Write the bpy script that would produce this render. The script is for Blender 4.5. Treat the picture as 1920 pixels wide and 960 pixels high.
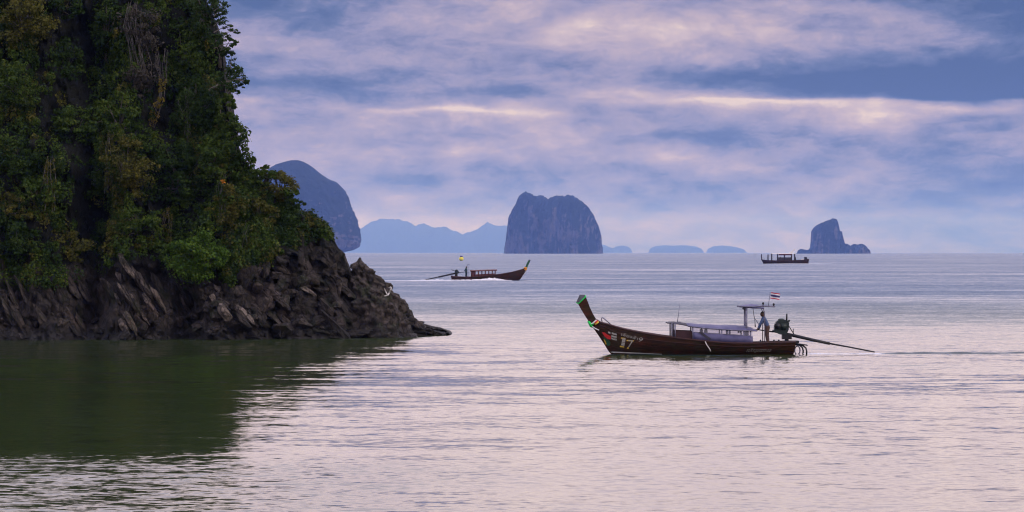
import bpy, bmesh, math, random
import numpy as np
from mathutils import Vector, Matrix, Euler, noise as mnoise

for _o in list(bpy.data.objects):
    bpy.data.objects.remove(_o)
S = bpy.context.scene
C = S.collection
R = math.radians
random.seed(7)
RNG = np.random.default_rng(7)

# ------------------------------------------------------------------ camera
CAM_H = 5.5                       # metres above the water
FPX = 1920 * 100.0 / 36.0         # focal length in photograph pixels
HOR = 473.5                       # row of the horizon in the photograph
cam_d = bpy.data.cameras.new('camera')
cam_d.lens = 100.0
cam_d.sensor_width = 36.0
cam_d.clip_start = 1.0
cam_d.clip_end = 200000.0
cam = bpy.data.objects.new('camera', cam_d)
C.objects.link(cam)
cam.location = (0, 0, CAM_H)
cam.rotation_euler = (R(90) - math.atan((480 - HOR) / FPX), 0, 0)
S.camera = cam

def at(px, py, Y):
    """Photograph pixel -> a point at distance Y."""
    return ((px - 960) * Y / FPX, Y, CAM_H - (py - HOR) * Y / FPX)

def lin(r, g, b):
    f = lambda c: (c / 255 / 12.92) if c / 255 <= 0.04045 else ((c / 255 + 0.055) / 1.055) ** 2.4
    return (f(r), f(g), f(b), 1.0)

# ------------------------------------------------------------------ node helpers
class V:
    """A socket with arithmetic."""
    tree = None
    def __init__(s, sock): s.s = sock
    @staticmethod
    def op(kind, *a, clamp=False):
        n = V.tree.nodes.new('ShaderNodeMath'); n.operation = kind; n.use_clamp = clamp
        for i, x in enumerate(a):
            if isinstance(x, V): V.tree.links.new(x.s, n.inputs[i])
            else: n.inputs[i].default_value = x
        return V(n.outputs[0])
    def __add__(s, o): return V.op('ADD', s, o)
    __radd__ = __add__
    def __sub__(s, o): return V.op('SUBTRACT', s, o)
    def __rsub__(s, o): return V.op('SUBTRACT', o, s)
    def __mul__(s, o): return V.op('MULTIPLY', s, o)
    __rmul__ = __mul__
    def __truediv__(s, o): return V.op('DIVIDE', s, o)

def step(x, a, b, lo=0.0, hi=1.0):
    n = V.tree.nodes.new('ShaderNodeMapRange'); n.interpolation_type = 'SMOOTHSTEP'
    V.tree.links.new(x.s, n.inputs[0])
    for i, q in enumerate((a, b, lo, hi)): n.inputs[i + 1].default_value = q
    return V(n.outputs[0])

def vec(x, y, z):
    n = V.tree.nodes.new('ShaderNodeCombineXYZ')
    for i, q in enumerate((x, y, z)):
        if isinstance(q, V): V.tree.links.new(q.s, n.inputs[i])
        else: n.inputs[i].default_value = q
    return V(n.outputs[0])

def sep(v):
    n = V.tree.nodes.new('ShaderNodeSeparateXYZ'); V.tree.links.new(v.s, n.inputs[0])
    return [V(o) for o in n.outputs]

def noise(v, scale=1.0, detail=2.0, rough=0.5, dist=0.0, col=False, dim='3D'):
    n = V.tree.nodes.new('ShaderNodeTexNoise'); n.noise_dimensions = dim
    V.tree.links.new(v.s, n.inputs['Vector'])
    n.inputs['Scale'].default_value = scale; n.inputs['Detail'].default_value = detail
    n.inputs['Roughness'].default_value = rough; n.inputs['Distortion'].default_value = dist
    return V(n.outputs['Color' if col else 'Fac'])

def ramp(x, stops):
    n = V.tree.nodes.new('ShaderNodeValToRGB')
    e = n.color_ramp.elements
    while len(e) < len(stops): e.new(0.5)
    for q, (p, c) in zip(e, stops):
        q.position = p; q.color = c
    V.tree.links.new(x.s, n.inputs[0])
    return V(n.outputs[0])

def mixc(f, a, b, mode='MIX'):
    n = V.tree.nodes.new('ShaderNodeMix'); n.data_type = 'RGBA'; n.blend_type = mode
    for sock, q in ((n.inputs[0], f), (n.inputs[6], a), (n.inputs[7], b)):
        if isinstance(q, V): V.tree.links.new(q.s, sock)
        else: sock.default_value = q
    return V(n.outputs[2])

# ------------------------------------------------------------------ world: clouded dusk sky
W = bpy.data.worlds.new('World'); S.world = W; W.use_nodes = True
W.cycles.sampling_method = 'MANUAL'; W.cycles.sample_map_resolution = 512
V.tree = W.node_tree
for n in list(W.node_tree.nodes): W.node_tree.nodes.remove(n)
tc = W.node_tree.nodes.new('ShaderNodeTexCoord')
D = V(tc.outputs['Generated'])
dx, dy, dz = sep(D)
SUN_EL, SUN_AZ = 24.0, 115.0          # degrees; azimuth clockwise from +Y (the view)
sky = W.node_tree.nodes.new('ShaderNodeTexSky'); sky.sky_type = 'NISHITA'
sky.sun_disc = False; sky.sun_elevation = R(SUN_EL); sky.sun_rotation = R(SUN_AZ)
sky.altitude = 0; sky.air_density = 1.0; sky.dust_density = 2.0
blue = V(sky.outputs[0])
az = V.op('ARCTAN2', dx, dy); el = V.op('ARCSINE', dz)
u0 = az * FPX; v0 = el * FPX          # thousandths of a degree-like angular units
# domain warp so that no edge is straight
w1 = sep(noise(vec(dx * 9.0, dy * 9.0, dz * 34.0), 1.0, 3, 0.55, col=True))
w2 = sep(noise(vec(dx * 34.0, dy * 34.0, dz * 100.0), 1.0, 4, 0.6, col=True))
u = u0 + (w1[0] - 0.5) * 300.0 + (w2[0] - 0.5) * 60.0
v = v0 + (w1[1] - 0.5) * 56.0 + (w2[1] - 0.5) * 22.0
fb = noise(vec(dx * 7.0 + 3.1, dy * 7.0, dz * 50.0), 1.0, 7, 0.6, 0.0)
wisp = noise(vec(dx * 60.0 + 5.0, dy * 60.0, dz * 260.0), 1.0, 3, 0.6)
# heaped cloud: the same field read a little higher up gives lit tops and shaded bases
def heap(up):
    n = noise(vec(dx * 17.0 + 1.7 + (w1[2] - 0.5) * 0.5, dy * 17.0, (dz + up) * 46.0 + (w2[2] - 0.5) * 0.5), 1.0, 8, 0.68)
    return n
h0 = heap(0.0); h1 = heap(0.0065)
Lm = 0.50 + (fb - 0.5) * 0.62 + (h0 - 0.5) * 0.22 + (h0 - h1) * 1.25 + (wisp - 0.5) * 0.20
# cloud banks: centre (azimuth, elevation), half sizes, tilt, strength
BANKS = [
    (120, 490, 900, 40, 0.0, -.14),
    (-400, 458, 330, 50, 0.00, -.24), (-340, 405, 170, 26, 0.00, -.12), (-480, 470, 120, 60, 0.0, -.10),
    (140, 420, 620, 52, -0.03, .17), (420, 405, 420, 36, -0.02, .10), (-120, 372, 160, 24, 0.0, .05),
    (-300, 322, 420, 42, 0.0, -.18), (-230, 300, 200, 22, 0.0, -.08), (20, 302, 130, 16, 0.0, -.12),
    (250, 338, 200, 22, 0.0, -.05),
    (900, 325, 640, 62, 0.0, -.46), (760, 318, 420, 30, 0.0, -.14), (1000, 440, 320, 90, 0.0, -.36),
    (760, 470, 200, 30, 0.0, -.08),
    (210, 302, 240, 17, -0.06, .26), (500, 281, 430, 11, -0.015, .26), (840, 274, 380, 20, 0.0, .22),
    (700, 255, 62, 17, 0.0, .30), (-90, 266, 240, 10, -0.045, .36), (-460, 342, 60, 11, 0.0, .18),
    (-500, 293, 90, 8, 0.0, .18), (-100, 250, 420, 60, 0.0, .07),
    (120, 215, 190, 55, -0.10, .12), (390, 205, 210, 60, 0.0, -.22), (800, 190, 220, 70, 0.2, -.12),
    (330, 175, 130, 26, 0.05, .20), (440, 150, 220, 36, -0.2, .06), (690, 165, 70, 90, -0.4, .14),
    (980, 215, 90, 50, 0.2, .12), (820, 90, 300, 110, 0.0, -.16), (960, 150, 120, 60, 0.0, -.14),
    (-110, 178, 46, 20, 0.7, .20), (-90, 145, 50, 22, 0.5, .16), (-160, 130, 260, 40, 0.0, -.14),
    (-390, 200, 120, 30, 0.0, .08), (-330, 205, 380, 22, 0.0, -.08), (60, 125, 320, 40, 0.1, .04),
    (260, 120, 240, 40, 0.0, -.10), (240, 50, 700, 44, 0.0, .10), (-180, 60, 320, 34, 0.0, .12),
]
uv = vec(u, v, 0.0)
for cx, cy, rx, ry, t, a in BANKS:
    mp = V.tree.nodes.new('ShaderNodeMapping'); mp.vector_type = 'TEXTURE'
    V.tree.links.new(uv.s, mp.inputs[0])
    mp.inputs[1].default_value = (cx, cy, 0); mp.inputs[2].default_value = (0, 0, t)
    mp.inputs[3].default_value = (rx * 1.9, ry * 1.9, 1)
    gr = V.tree.nodes.new('ShaderNodeTexGradient'); gr.gradient_type = 'QUADRATIC_SPHERE'
    V.tree.links.new(mp.outputs[0], gr.inputs[0])
    Lm = V.op('MULTIPLY_ADD', V(gr.outputs['Fac']), a * 1.45, Lm)
# the crisp underside of the dark bank on the right
ev = v0 - 287.0 + (w2[1] - 0.5) * 14.0 + (w1[1] - 0.5) * 14.0 + u0 * 0.004
right = step(u0, 200.0, 480.0)
Lm = Lm + right * (step(ev, -70.0, -2.0) * step(ev, 5.0, -2.0)) * 0.24 - right * (step(ev, -3.0, 8.0) * step(ev, 120.0, 20.0)) * 0.13
Lm = Lm + step(v0, 480.0, 760.0, 0.0, 0.40)
Lm = V.op('MINIMUM', V.op('MAXIMUM', Lm, 0.0), 1.0)
cloud = ramp(Lm, [(0.0, lin(60, 83, 134)), (0.22, lin(99, 113, 158)), (0.42, lin(144, 143, 181)),
                  (0.58, lin(168, 159, 189)), (0.74, lin(193, 176, 194)), (0.88, lin(212, 193, 202)),
                  (1.0, lin(234, 214, 210))])
hi = step(v0, 465.0, 980.0, 1.0, 2.25)       # brighter thin cloud overhead, as the water mirrors it
cool = step(v0, 900.0, 2200.0)         # higher cloud is thinner and cooler
cl2 = mixc(1.0, cloud, vec(hi * 1.09 - cool * 0.66 - 0.12, hi * 1.09 - cool * 0.36 - 0.13, hi * 1.17 + cool * 0.04 - 0.24), 'MULTIPLY')
bl2 = mixc(1.0, blue, (0.10, 0.10, 0.10, 1), 'MULTIPLY')
cov = step(Lm, -0.2, 0.5, 0.90, 0.985)
tot = mixc(cov, bl2, cl2)
bg = W.node_tree.nodes.new('ShaderNodeBackground')
W.node_tree.links.new(tot.s, bg.inputs[0]); bg.inputs[1].default_value = 1.0
out = W.node_tree.nodes.new('ShaderNodeOutputWorld')
W.node_tree.links.new(bg.outputs[0], out.inputs[0])

# ------------------------------------------------------------------ sun behind cloud, exposure
sd = bpy.data.lights.new('sun', 'SUN'); sd.energy = 1.1; sd.angle = R(14); sd.color = (1.0, 0.86, 0.78)
sun = bpy.data.objects.new('sun', sd); C.objects.link(sun)
dirv = Vector((math.sin(R(SUN_AZ)) * math.cos(R(SUN_EL)), math.cos(R(SUN_AZ)) * math.cos(R(SUN_EL)), math.sin(R(SUN_EL))))
sun.rotation_euler = (-dirv).to_track_quat('-Z', 'Y').to_euler()
sun.location = (60, -40, 80)
S.view_settings.view_transform = 'Standard'
S.view_settings.look = 'None'
S.view_settings.exposure = 0.0
S.view_settings.gamma = 1.0
S.view_settings.use_curve_mapping = False
S.render.engine = 'CYCLES'
S.cycles.use_denoising = True
S.cycles.filter_width = 1.15
S.cycles.max_bounces = 5
S.cycles.diffuse_bounces = 2
S.cycles.glossy_bounces = 3
S.cycles.transmission_bounces = 4
S.cycles.transparent_max_bounces = 8
S.cycles.volume_bounces = 0
S.cycles.caustics_reflective = False
S.cycles.caustics_refractive = False

# ------------------------------------------------------------------ general helpers
def tag(o, label=None, cat=None, group=None, kind=None):
    if label: o['label'] = label
    if cat: o['category'] = cat
    if group: o['group'] = group
    if kind: o['kind'] = kind
    return o

def empty(name, loc, rz=0.0):
    o = bpy.data.objects.new(name, None); C.objects.link(o)
    o.location = loc; o.rotation_euler = (0, 0, rz); o.empty_display_size = 0.3
    return o

def link(name, me, mat=None, parent=None, smooth=False):
    if mat is not None and not me.materials: me.materials.append(mat)
    o = bpy.data.objects.new(name, me); C.objects.link(o)
    if parent is not None: o.parent = parent
    if smooth: me.polygons.foreach_set('use_smooth', [True] * len(me.polygons))
    return o

def mesh_np(name, verts, faces):
    """verts (n,3), faces (m,k) numpy, all faces with k corners."""
    me = bpy.data.meshes.new(name)
    verts = np.asarray(verts, np.float32); faces = np.asarray(faces, np.int32)
    m, k = faces.shape
    me.vertices.add(len(verts)); me.vertices.foreach_set('co', verts.ravel())
    me.loops.add(m * k); me.loops.foreach_set('vertex_index', faces.ravel())
    me.polygons.add(m); me.polygons.foreach_set('loop_start', np.arange(0, m * k, k, dtype=np.int32))
    me.update(calc_edges=True)
    return me

def pydata(name, v, f):
    me = bpy.data.meshes.new(name); me.from_pydata([tuple(q) for q in v], [], [tuple(q) for q in f]); me.update()
    return me

def grid_faces(nu, nv, wrap_u=False):
    i = np.arange(nu if wrap_u else nu - 1)[:, None]; j = np.arange(nv - 1)[None, :]
    i2 = (i + 1) % nu
    return np.stack([i * nv + j + 0 * i2, i2 * nv + j, i2 * nv + j + 1, i * nv + j + 1], -1).reshape(-1, 4)

class MB:
    """Collects simple solids into one mesh."""
    def __init__(s): s.v = []; s.f = []
    def add(s, v, f):
        n = len(s.v); s.v += [tuple(q) for q in v]; s.f += [tuple(i + n for i in q) for q in f]; return s
    def box(s, lo, hi, rot=None, at_=None):
        x0, y0, z0 = lo; x1, y1, z1 = hi
        v = [(x0, y0, z0), (x1, y0, z0), (x1, y1, z0), (x0, y1, z0), (x0, y0, z1), (x1, y0, z1), (x1, y1, z1), (x0, y1, z1)]
        if rot is not None:
            c = Vector(at_ or ((x0 + x1) / 2, (y0 + y1) / 2, (z0 + z1) / 2)); M = Euler(rot).to_matrix()
            v = [tuple(M @ (Vector(q) - c) + c) for q in v]
        return s.add(v, [(0, 3, 2, 1), (4, 5, 6, 7), (0, 1, 5, 4), (1, 2, 6, 5), (2, 3, 7, 6), (3, 0, 4, 7)])
    def tube(s, pts, r, n=8, closed=False):
        pts = [Vector(p) for p in pts]; m = len(pts)
        rr = r if isinstance(r, (list, tuple)) else [r] * m
        v = []; f = []
        for i, p in enumerate(pts):
            if closed: t = pts[(i + 1) % m] - pts[i - 1]
            else: t = pts[min(i + 1, m - 1)] - pts[max(i - 1, 0)]
            t.normalize()
            ref = Vector((0, 1, 0)) if abs(t.y) < 0.9 else Vector((1, 0, 0))
            a = t.cross(ref).normalized(); b = t.cross(a).normalized()
            for k in range(n):
                th = 2 * math.pi * k / n
                v.append(p + (a * math.cos(th) + b * math.sin(th)) * rr[i])
        for i in range(m if closed else m - 1):
            i2 = (i + 1) % m
            for k in range(n):
                k2 = (k + 1) % n
                f.append((i * n + k, i * n + k2, i2 * n + k2, i2 * n + k))
        if not closed:
            f.append(tuple(range(n))); f.append(tuple(reversed(range((m - 1) * n, m * n))))
        return s.add(v, f)
    def prism(s, poly, y0, y1):
        """poly: list of (x, z); extruded along y."""
        n = len(poly)
        v = [(x, y0, z) for x, z in poly] + [(x, y1, z) for x, z in poly]
        f = [tuple(range(n)), tuple(range(2 * n - 1, n - 1, -1))]
        f += [(i, i + n, (i + 1) % n + n, (i + 1) % n) for i in range(n)]
        return s.add(v, f)
    def ball(s, c, r, nu=10, nv=6):
        rx, ry, rz = r if isinstance(r, (tuple, list)) else (r, r, r)
        v = []; f = []
        for j in range(1, nv):
            ph = math.pi * j / nv
            for i in range(nu):
                th = 2 * math.pi * i / nu
                v.append((c[0] + rx * math.sin(ph) * math.cos(th), c[1] + ry * math.sin(ph) * math.sin(th), c[2] + rz * math.cos(ph)))
        t = len(v); v.append((c[0], c[1], c[2] + rz)); v.append((c[0], c[1], c[2] - rz))
        for j in range(nv - 2):
            for i in range(nu):
                i2 = (i + 1) % nu
                f.append((j * nu + i, (j + 1) * nu + i, (j + 1) * nu + i2, j * nu + i2))
        for i in range(nu):
            i2 = (i + 1) % nu
            f.append((t, i, i2)); f.append((t + 1, (nv - 2) * nu + i2, (nv - 2) * nu + i))
        return s.add(v, f)
    def build(s, name, mat, parent=None, smooth=False):
        me = pydata(name, s.v, s.f)
        bm = bmesh.new(); bm.from_mesh(me); bmesh.ops.recalc_face_normals(bm, faces=bm.faces); bm.to_mesh(me); bm.free()
        return link(name, me, mat, parent, smooth)

# ------------------------------------------------------------------ materials
def material(name):
    m = bpy.data.materials.new(name); m.use_nodes = True
    V.tree = m.node_tree
    b = m.node_tree.nodes['Principled BSDF']
    return m, b

def setin(b, name, q):
    if isinstance(q, V): V.tree.links.new(q.s, b.inputs[name])
    else: b.inputs[name].default_value = q

def pos():
    n = V.tree.nodes.new('ShaderNodeNewGeometry'); return V(n.outputs['Position'])

def objco():
    n = V.tree.nodes.new('ShaderNodeTexCoord'); return V(n.outputs['Object'])

def bump(h, strength, dist):
    n = V.tree.nodes.new('ShaderNodeBump'); V.tree.links.new(h.s, n.inputs['Height'])
    n.inputs['Strength'].default_value = strength; n.inputs['Distance'].default_value = dist
    return V(n.outputs[0])

def simple(name, ca, cb, scale=3.0, rough=0.6, metal=0.0, bump_s=0.0, stretch=(1, 1, 1), spec=0.4):
    """Two-tone worn surface."""
    m, b = material(name)
    o = objco(); x, y, z = sep(o)
    p = vec(x * stretch[0], y * stretch[1], z * stretch[2])
    n = noise(p, scale, 6, 0.65)
    setin(b, 'Base Color', ramp(n, [(0.32, (*ca, 1)), (0.68, (*cb, 1))]))
    r = noise(p, scale * 2.3, 3)
    setin(b, 'Roughness', V.op('ADD', r * 0.3, rough - 0.15, clamp=True))
    b.inputs['Metallic'].default_value = metal
    b.inputs['Specular IOR Level'].default_value = spec
    if bump_s: setin(b, 'Normal', bump(noise(p, scale * 4, 4), bump_s, 0.02))
    return m

# ------------------------------------------------------------------ sea
def sea_material():
    m, b = material('sea_water')
    P = pos(); x, y, z = sep(P)
    # breeze: calm slicks and ruffled patches, drawn out across the bay
    br = noise(vec(x * 0.010, y * 0.035, 0.0), 1.0, 4, 0.55)
    br2 = noise(vec(x * 0.035 + 7.0, y * 0.13, 0.0), 1.0, 3, 0.5)
    br3 = noise(vec(x * 0.007 + 3.0, y * 0.016, 0.0), 1.0, 6, 0.7)
    wob = (noise(vec(x * 0.05, y * 0.05, 3.0), 1.0, 3) - 0.5) * 10.0
    lee = step(y + wob, 150.0, 235.0) # ruffled beyond the shelter of the headland
    near = step(y + wob * 0.4 + x * 0.3, 77.0, 69.0) * step(x + wob * 0.25, 1.5, -5.0)       # cat's paw close in on the left
    shel = step(x + wob * 0.6, 8.0, -12.0) * step(y, 70.0, 84.0) * step(y, 200.0, 170.0)  # lee of the cliff
    out_ = step(y, 105.0, 190.0, 0.45, 1.0)
    amp = 0.60 + ((br - 0.5) * 1.1 + (br2 - 0.5) * 0.9) * out_ + step(y, 120.0, 150.0) * step(y, 200.0, 160.0) * step(x, -8.0, 2.0) * 0.3 + lee * 0.75 + near * 0.75 - shel * 0.12 + (br3 - 0.5) * lee * 2.4
    amp = V.op('MINIMUM', V.op('MAXIMUM', amp, 0.10), 2.4)
    def slope(sx, sy, seed, det):
        c = sep(noise(vec(x * sx + seed, y * sy, 0.0), 1.0, det, 0.5, col=True))
        return c[0] - 0.5, c[1] - 0.5
    a0, b0 = slope(0.045, 0.16, 0.0, 1)
    a1, b1 = slope(0.22, 0.62, 11.0, 2)
    a2, b2 = slope(0.9, 1.9, 23.0, 2)
    a3, b3 = slope(3.2, 5.2, 37.0, 2)
    far = step(y, 160.0, 600.0, 1.0, 1.7)
    sx = (a0 * 0.02 + a1 * 0.05 + a2 * 0.10 * amp + a3 * 0.12 * amp) 
    sy = (b0 * 0.03 + b1 * step(y, 90.0, 135.0, 0.07, 0.18) + b2 * 0.17 * amp + b3 * 0.22 * amp) * far - (amp - near * 0.55) * step(y, 110.0, 420.0, 0.082, 0.175)
    nrm = V.tree.nodes.new('ShaderNodeVectorMath'); nrm.operation = 'NORMALIZE'
    V.tree.links.new(vec(sx, sy, 1.0).s, nrm.inputs[0])
    setin(b, 'Normal', V(nrm.outputs[0]))
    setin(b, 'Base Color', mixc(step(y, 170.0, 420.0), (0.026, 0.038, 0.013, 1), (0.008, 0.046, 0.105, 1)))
    setin(b, 'Roughness', V.op('ADD', amp * 0.05, 0.03))
    b.inputs['IOR'].default_value = 1.333
    return m

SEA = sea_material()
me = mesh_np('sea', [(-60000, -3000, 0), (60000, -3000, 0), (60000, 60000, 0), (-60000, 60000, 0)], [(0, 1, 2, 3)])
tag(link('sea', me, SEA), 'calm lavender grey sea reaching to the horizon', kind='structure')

# ------------------------------------------------------------------ far islands
def island_material(name, rock_amt=0.5):
    m, b = material(name)
    o = objco(); x, y, z = sep(o)
    str_ = noise(vec(x * 0.02, y * 0.02, z * 0.0042), 1.0, 6, 0.65, 0.6)
    g = noise(vec(x * 0.036, y * 0.036, z * 0.036), 1.0, 5, 0.6)
    rock = ramp(g, [(0.3, (0.045, 0.040, 0.042, 1)), (0.7, (0.14, 0.116, 0.118, 1))])
    green = ramp(g, [(0.3, (0.006, 0.012, 0.007, 1)), (0.7, (0.016, 0.025, 0.012, 1))])
    geo = V.tree.nodes.new('ShaderNodeNewGeometry'); nz = sep(V(geo.outputs['Normal']))[2]
    f = step(str_ * 0.7 + g * 0.3 - nz * 0.35, 0.62 - 0.2 * rock_amt, 0.70 - 0.2 * rock_amt)
    setin(b, 'Base Color', mixc(f, green, rock)); b.inputs['Roughness'].default_value = 0.95
    setin(b, 'Normal', bump(g * 0.6 + str_ * 0.8, 1.0, 40.0))
    b.inputs['Specular IOR Level'].default_value = 0.1
    return m
ISL = island_material('island_limestone', 0.75)
HILL = island_material('hill_forest', 0.1)

def fnoise(p, o=4):
    return mnoise.fractal(p, 0.9, 2.1, o, noise_basis='PERLIN_ORIGINAL')

def column_island(name, outline, Y, depth_k=0.55, nx=140, nt=28, rough=1.0, pw=0.42):
    """Solid under a ridge line: each x column is a steep-sided arch in depth."""
    pts = [at(a, b, Y) for a, b in outline]
    xs = np.array([p[0] for p in pts]); zs = np.array([p[2] for p in pts])
    # arc-length sampling so that steep flanks get columns too
    t = np.concatenate([[0], np.cumsum(np.hypot(np.diff(xs), np.diff(zs)))])
    tt = np.linspace(0, t[-1], nx)
    X = np.interp(tt, t, xs); Z = np.maximum(np.interp(tt, t, zs), 0)
    w = xs[-1] - xs[0]; cx = (xs[0] + xs[-1]) / 2
    vv = []
    for i in range(nx):
        q = min(1, abs(X[i] - cx) / (w / 2))
        dd = depth_k * w * math.sqrt(max(0.01, 1 - q * q))
        for j in range(nt):
            a = math.pi * j / (nt - 1)
            cy = math.copysign(abs(math.cos(a)) ** pw, math.cos(a)); sz = abs(math.sin(a)) ** pw
            h = Z[i] * sz
            n = fnoise(Vector((X[i] * 9 / w, cy * 2.5, h * 3 / w + 5)), 5) * 0.05 * w * rough
            nr = abs(fnoise(Vector((X[i] * 26 / w + cy * 6, 2.0, h * 3.5 / w)), 3)) * 0.05 * w * rough
            vv.append((X[i] + n * 0.15 * (1 - sz), -(dd * cy) + (n + nr) * (1 if cy < 0.95 else 1), h - 3 + (fnoise(Vector((X[i] * 60 / w, cy * 6, 0)), 3) * 0.02 * w * rough if sz > 0.6 else 0)))
    f = grid_faces(nx, nt)
    v = np.array(vv) - np.array((cx, 0, 0))
    o = link(name, mesh_np(name, v, f), ISL, smooth=False); o.location = (cx, Y, 0)
    return o

def ring_island(name, levels, Y, depth_k=0.6, na=120, nl=90, rough=1.0):
    """levels: (py, px_left, px_right) rows from base to top; allows overhangs."""
    L = [(at(0, py, Y)[2], at(a, 0, Y)[0], at(b, 0, Y)[0]) for py, a, b in levels]
    z = np.array([l[0] for l in L]); a = np.array([l[1] for l in L]); b = np.array([l[2] for l in L])
    s = np.linspace(0, 1, nl); idx = np.linspace(0, 1, len(L))
    zz, aa, bb = (np.interp(s, idx, q) for q in (z, a, b))
    w = (b - a).max(); cx0 = (a[0] + b[0]) / 2
    vv = np.zeros((na, nl, 3))
    for j in range(nl):
        cx = (aa[j] + bb[j]) / 2; rx = (bb[j] - aa[j]) / 2
        for i in range(na):
            th = 2 * math.pi * i / na
            n = fnoise(Vector((math.cos(th) * 4, math.sin(th) * 4, zz[j] * 2.4 / w)), 5) * 0.06 + abs(fnoise(Vector((math.cos(th) * 11, math.sin(th) * 11, zz[j] * 2.2 / w)), 3)) * 0.06
            k = 1 + n * rough * abs(math.sin(th)) + rough * (0.03 * fnoise(Vector((math.cos(th) * 9, math.sin(th) * 9, zz[j] * 40 / w)), 3) + 0.035 * fnoise(Vector((math.cos(th) * 3, math.sin(th) * 3, zz[j] * 9 / w)), 3))
            vv[i, j] = (cx + rx * k * math.cos(th) - cx0, rx * depth_k * 2 * k * math.sin(th), zz[j])
    o = link(name, mesh_np(name, vv.reshape(-1, 3), grid_faces(na, nl, True)), ISL)
    bm = bmesh.new(); bm.from_mesh(o.data)
    bmesh.ops.holes_fill(bm, edges=[e for e in bm.edges if e.is_boundary]); bmesh.ops.recalc_face_normals(bm, faces=bm.faces)
    bm.to_mesh(o.data); bm.free()
    o.location = (cx0, Y, 0)
    return o

o = column_island('karst_island', [(946, 477), (945.5, 468), (949, 445), (951, 425), (953, 408), (960, 394), (967, 381), (972, 369),
    (979, 361), (985, 359.5), (992, 360.5), (1000, 366), (1006, 368), (1016, 365.5), (1022, 369), (1028, 373), (1034, 370), (1041, 366.5), (1050, 367),
    (1058, 368), (1065, 365.5), (1074, 366.5), (1082, 372), (1092, 379), (1100, 385), (1107, 394), (1113, 404), (1120, 419), (1125, 433), (1127.5, 445),
    (1128, 458), (1130, 464), (1130, 477)], 14000, 0.40, nx=220, nt=34)
tag(o, 'broad flat topped limestone island with grey cliffs, alone at centre', kind='structure')
o = ring_island('karst_island', [(478, 462, 637), (472.5, 461, 645), (469, 460, 662), (464, 459, 672), (456, 459, 676), (448, 459, 677), (436, 460, 675),
    (424, 461, 671), (412, 463, 667.5), (400, 466, 664), (388, 468, 660), (374, 472, 653), (358, 477, 645), (347, 482, 636), (341, 486, 629), (335, 490, 613), (325, 496, 600),
    (315, 506, 588), (308, 518, 578), (303, 535, 568), (300.5, 545, 560)], 12000, 0.5)
tag(o, 'tall rounded limestone island half hidden behind the near headland', kind='structure')
o = column_island('karst_island', [(1494, 475), (1497, 468), (1503, 466), (1510, 467.5), (1516.5, 467.7), (1520.5, 464), (1522, 454), (1522.5, 440), (1523, 431),
    (1528.6, 424), (1534, 420), (1540, 417), (1549, 413.5), (1556, 411), (1562, 408.4), (1567, 409.5), (1570, 416), (1572.5, 430), (1576.5, 433), (1578.5, 443), (1580.5, 452), (1582, 456.5),
    (1587, 456), (1592, 459), (1595, 463.5), (1599, 458), (1603, 456), (1606, 459), (1610, 457.5), (1616, 456), (1621, 459), (1625, 463), (1629, 467), (1632, 472), (1632, 476)], 14000, 0.22, nx=170, nt=26, rough=0.7)
tag(o, 'small leaning rock stack with low rocks on its right', kind='structure')
def hills(name, outline, Y, label):
    o = column_island(name, outline, Y, 0.25, nx=120, nt=16, rough=0.35, pw=0.7); o.data.materials[0] = HILL
    tag(o, label, kind='structure')
FAR = 56000
hills('hills', [(560, 474), (600, 445), (640, 432), (672, 430), (686, 424), (700, 414), (715, 411.5), (737, 411), (752, 412), (765, 415), (774, 421), (780, 424), (792, 418.5), (800, 421), (807, 425),
    (822, 426), (835, 425), (850, 432.5), (858, 436), (868, 438), (880, 437.5), (895, 430), (905, 422), (914, 416.5), (922, 420), (930, 424), (950, 423.5), (975, 430), (1000, 440), (1040, 452), (1080, 470), (1090, 475)], FAR,
    'long pale blue range of hills on the horizon')
hills('islet', [(1112, 475), (1120, 462), (1130, 458.5), (1137, 460), (1143, 463.5), (1150, 465), (1156, 461.5), (1166, 460), (1176, 461.5), (1182, 465), (1186, 475)], FAR, 'pale low islet just right of the broad island')
hills('islet', [(1215, 475), (1219, 466), (1228, 461.5), (1245, 459.5), (1262, 460.5), (1275, 459.5), (1290, 460), (1305, 462), (1315, 466), (1321, 475)], FAR, 'widest of the pale low islets on the horizon')
hills('islet', [(1323, 475), (1328, 466), (1338, 461.5), (1352, 460), (1368, 461), (1382, 463.5), (1394, 467), (1402, 475)], FAR, 'rightmost pale low islet on the horizon')

# ------------------------------------------------------------------ haze (air)
hm = bpy.data.materials.new('haze_air'); hm.use_nodes = True
nt_ = hm.node_tree
for n in list(nt_.nodes): nt_.nodes.remove(n)
pv = nt_.nodes.new('ShaderNodeVolumePrincipled')
pv.inputs['Color'].default_value = (0.21, 0.37, 1.0, 1)
pv.inputs['Absorption Color'].default_value = (1, 1, 1, 1)
pv.inputs['Density'].default_value = 4.1e-5
pv.inputs['Anisotropy'].default_value = 0.0
mo = nt_.nodes.new('ShaderNodeOutputMaterial'); nt_.links.new(pv.outputs[0], mo.inputs['Volume'])
try: hm.cycles.homogeneous_volume = True
except Exception: pass
b_ = MB().box((-62000, -4000, -4), (62000, 62000, 740))
hz = b_.build('haze', hm)
tag(hz, 'thin blue air over the whole bay', kind='stuff')
# ================================================================== headland
YC = 180.0
def xz(px, py, Y=YC):
    p = at(px, py, Y); return p[0], p[2]

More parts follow.
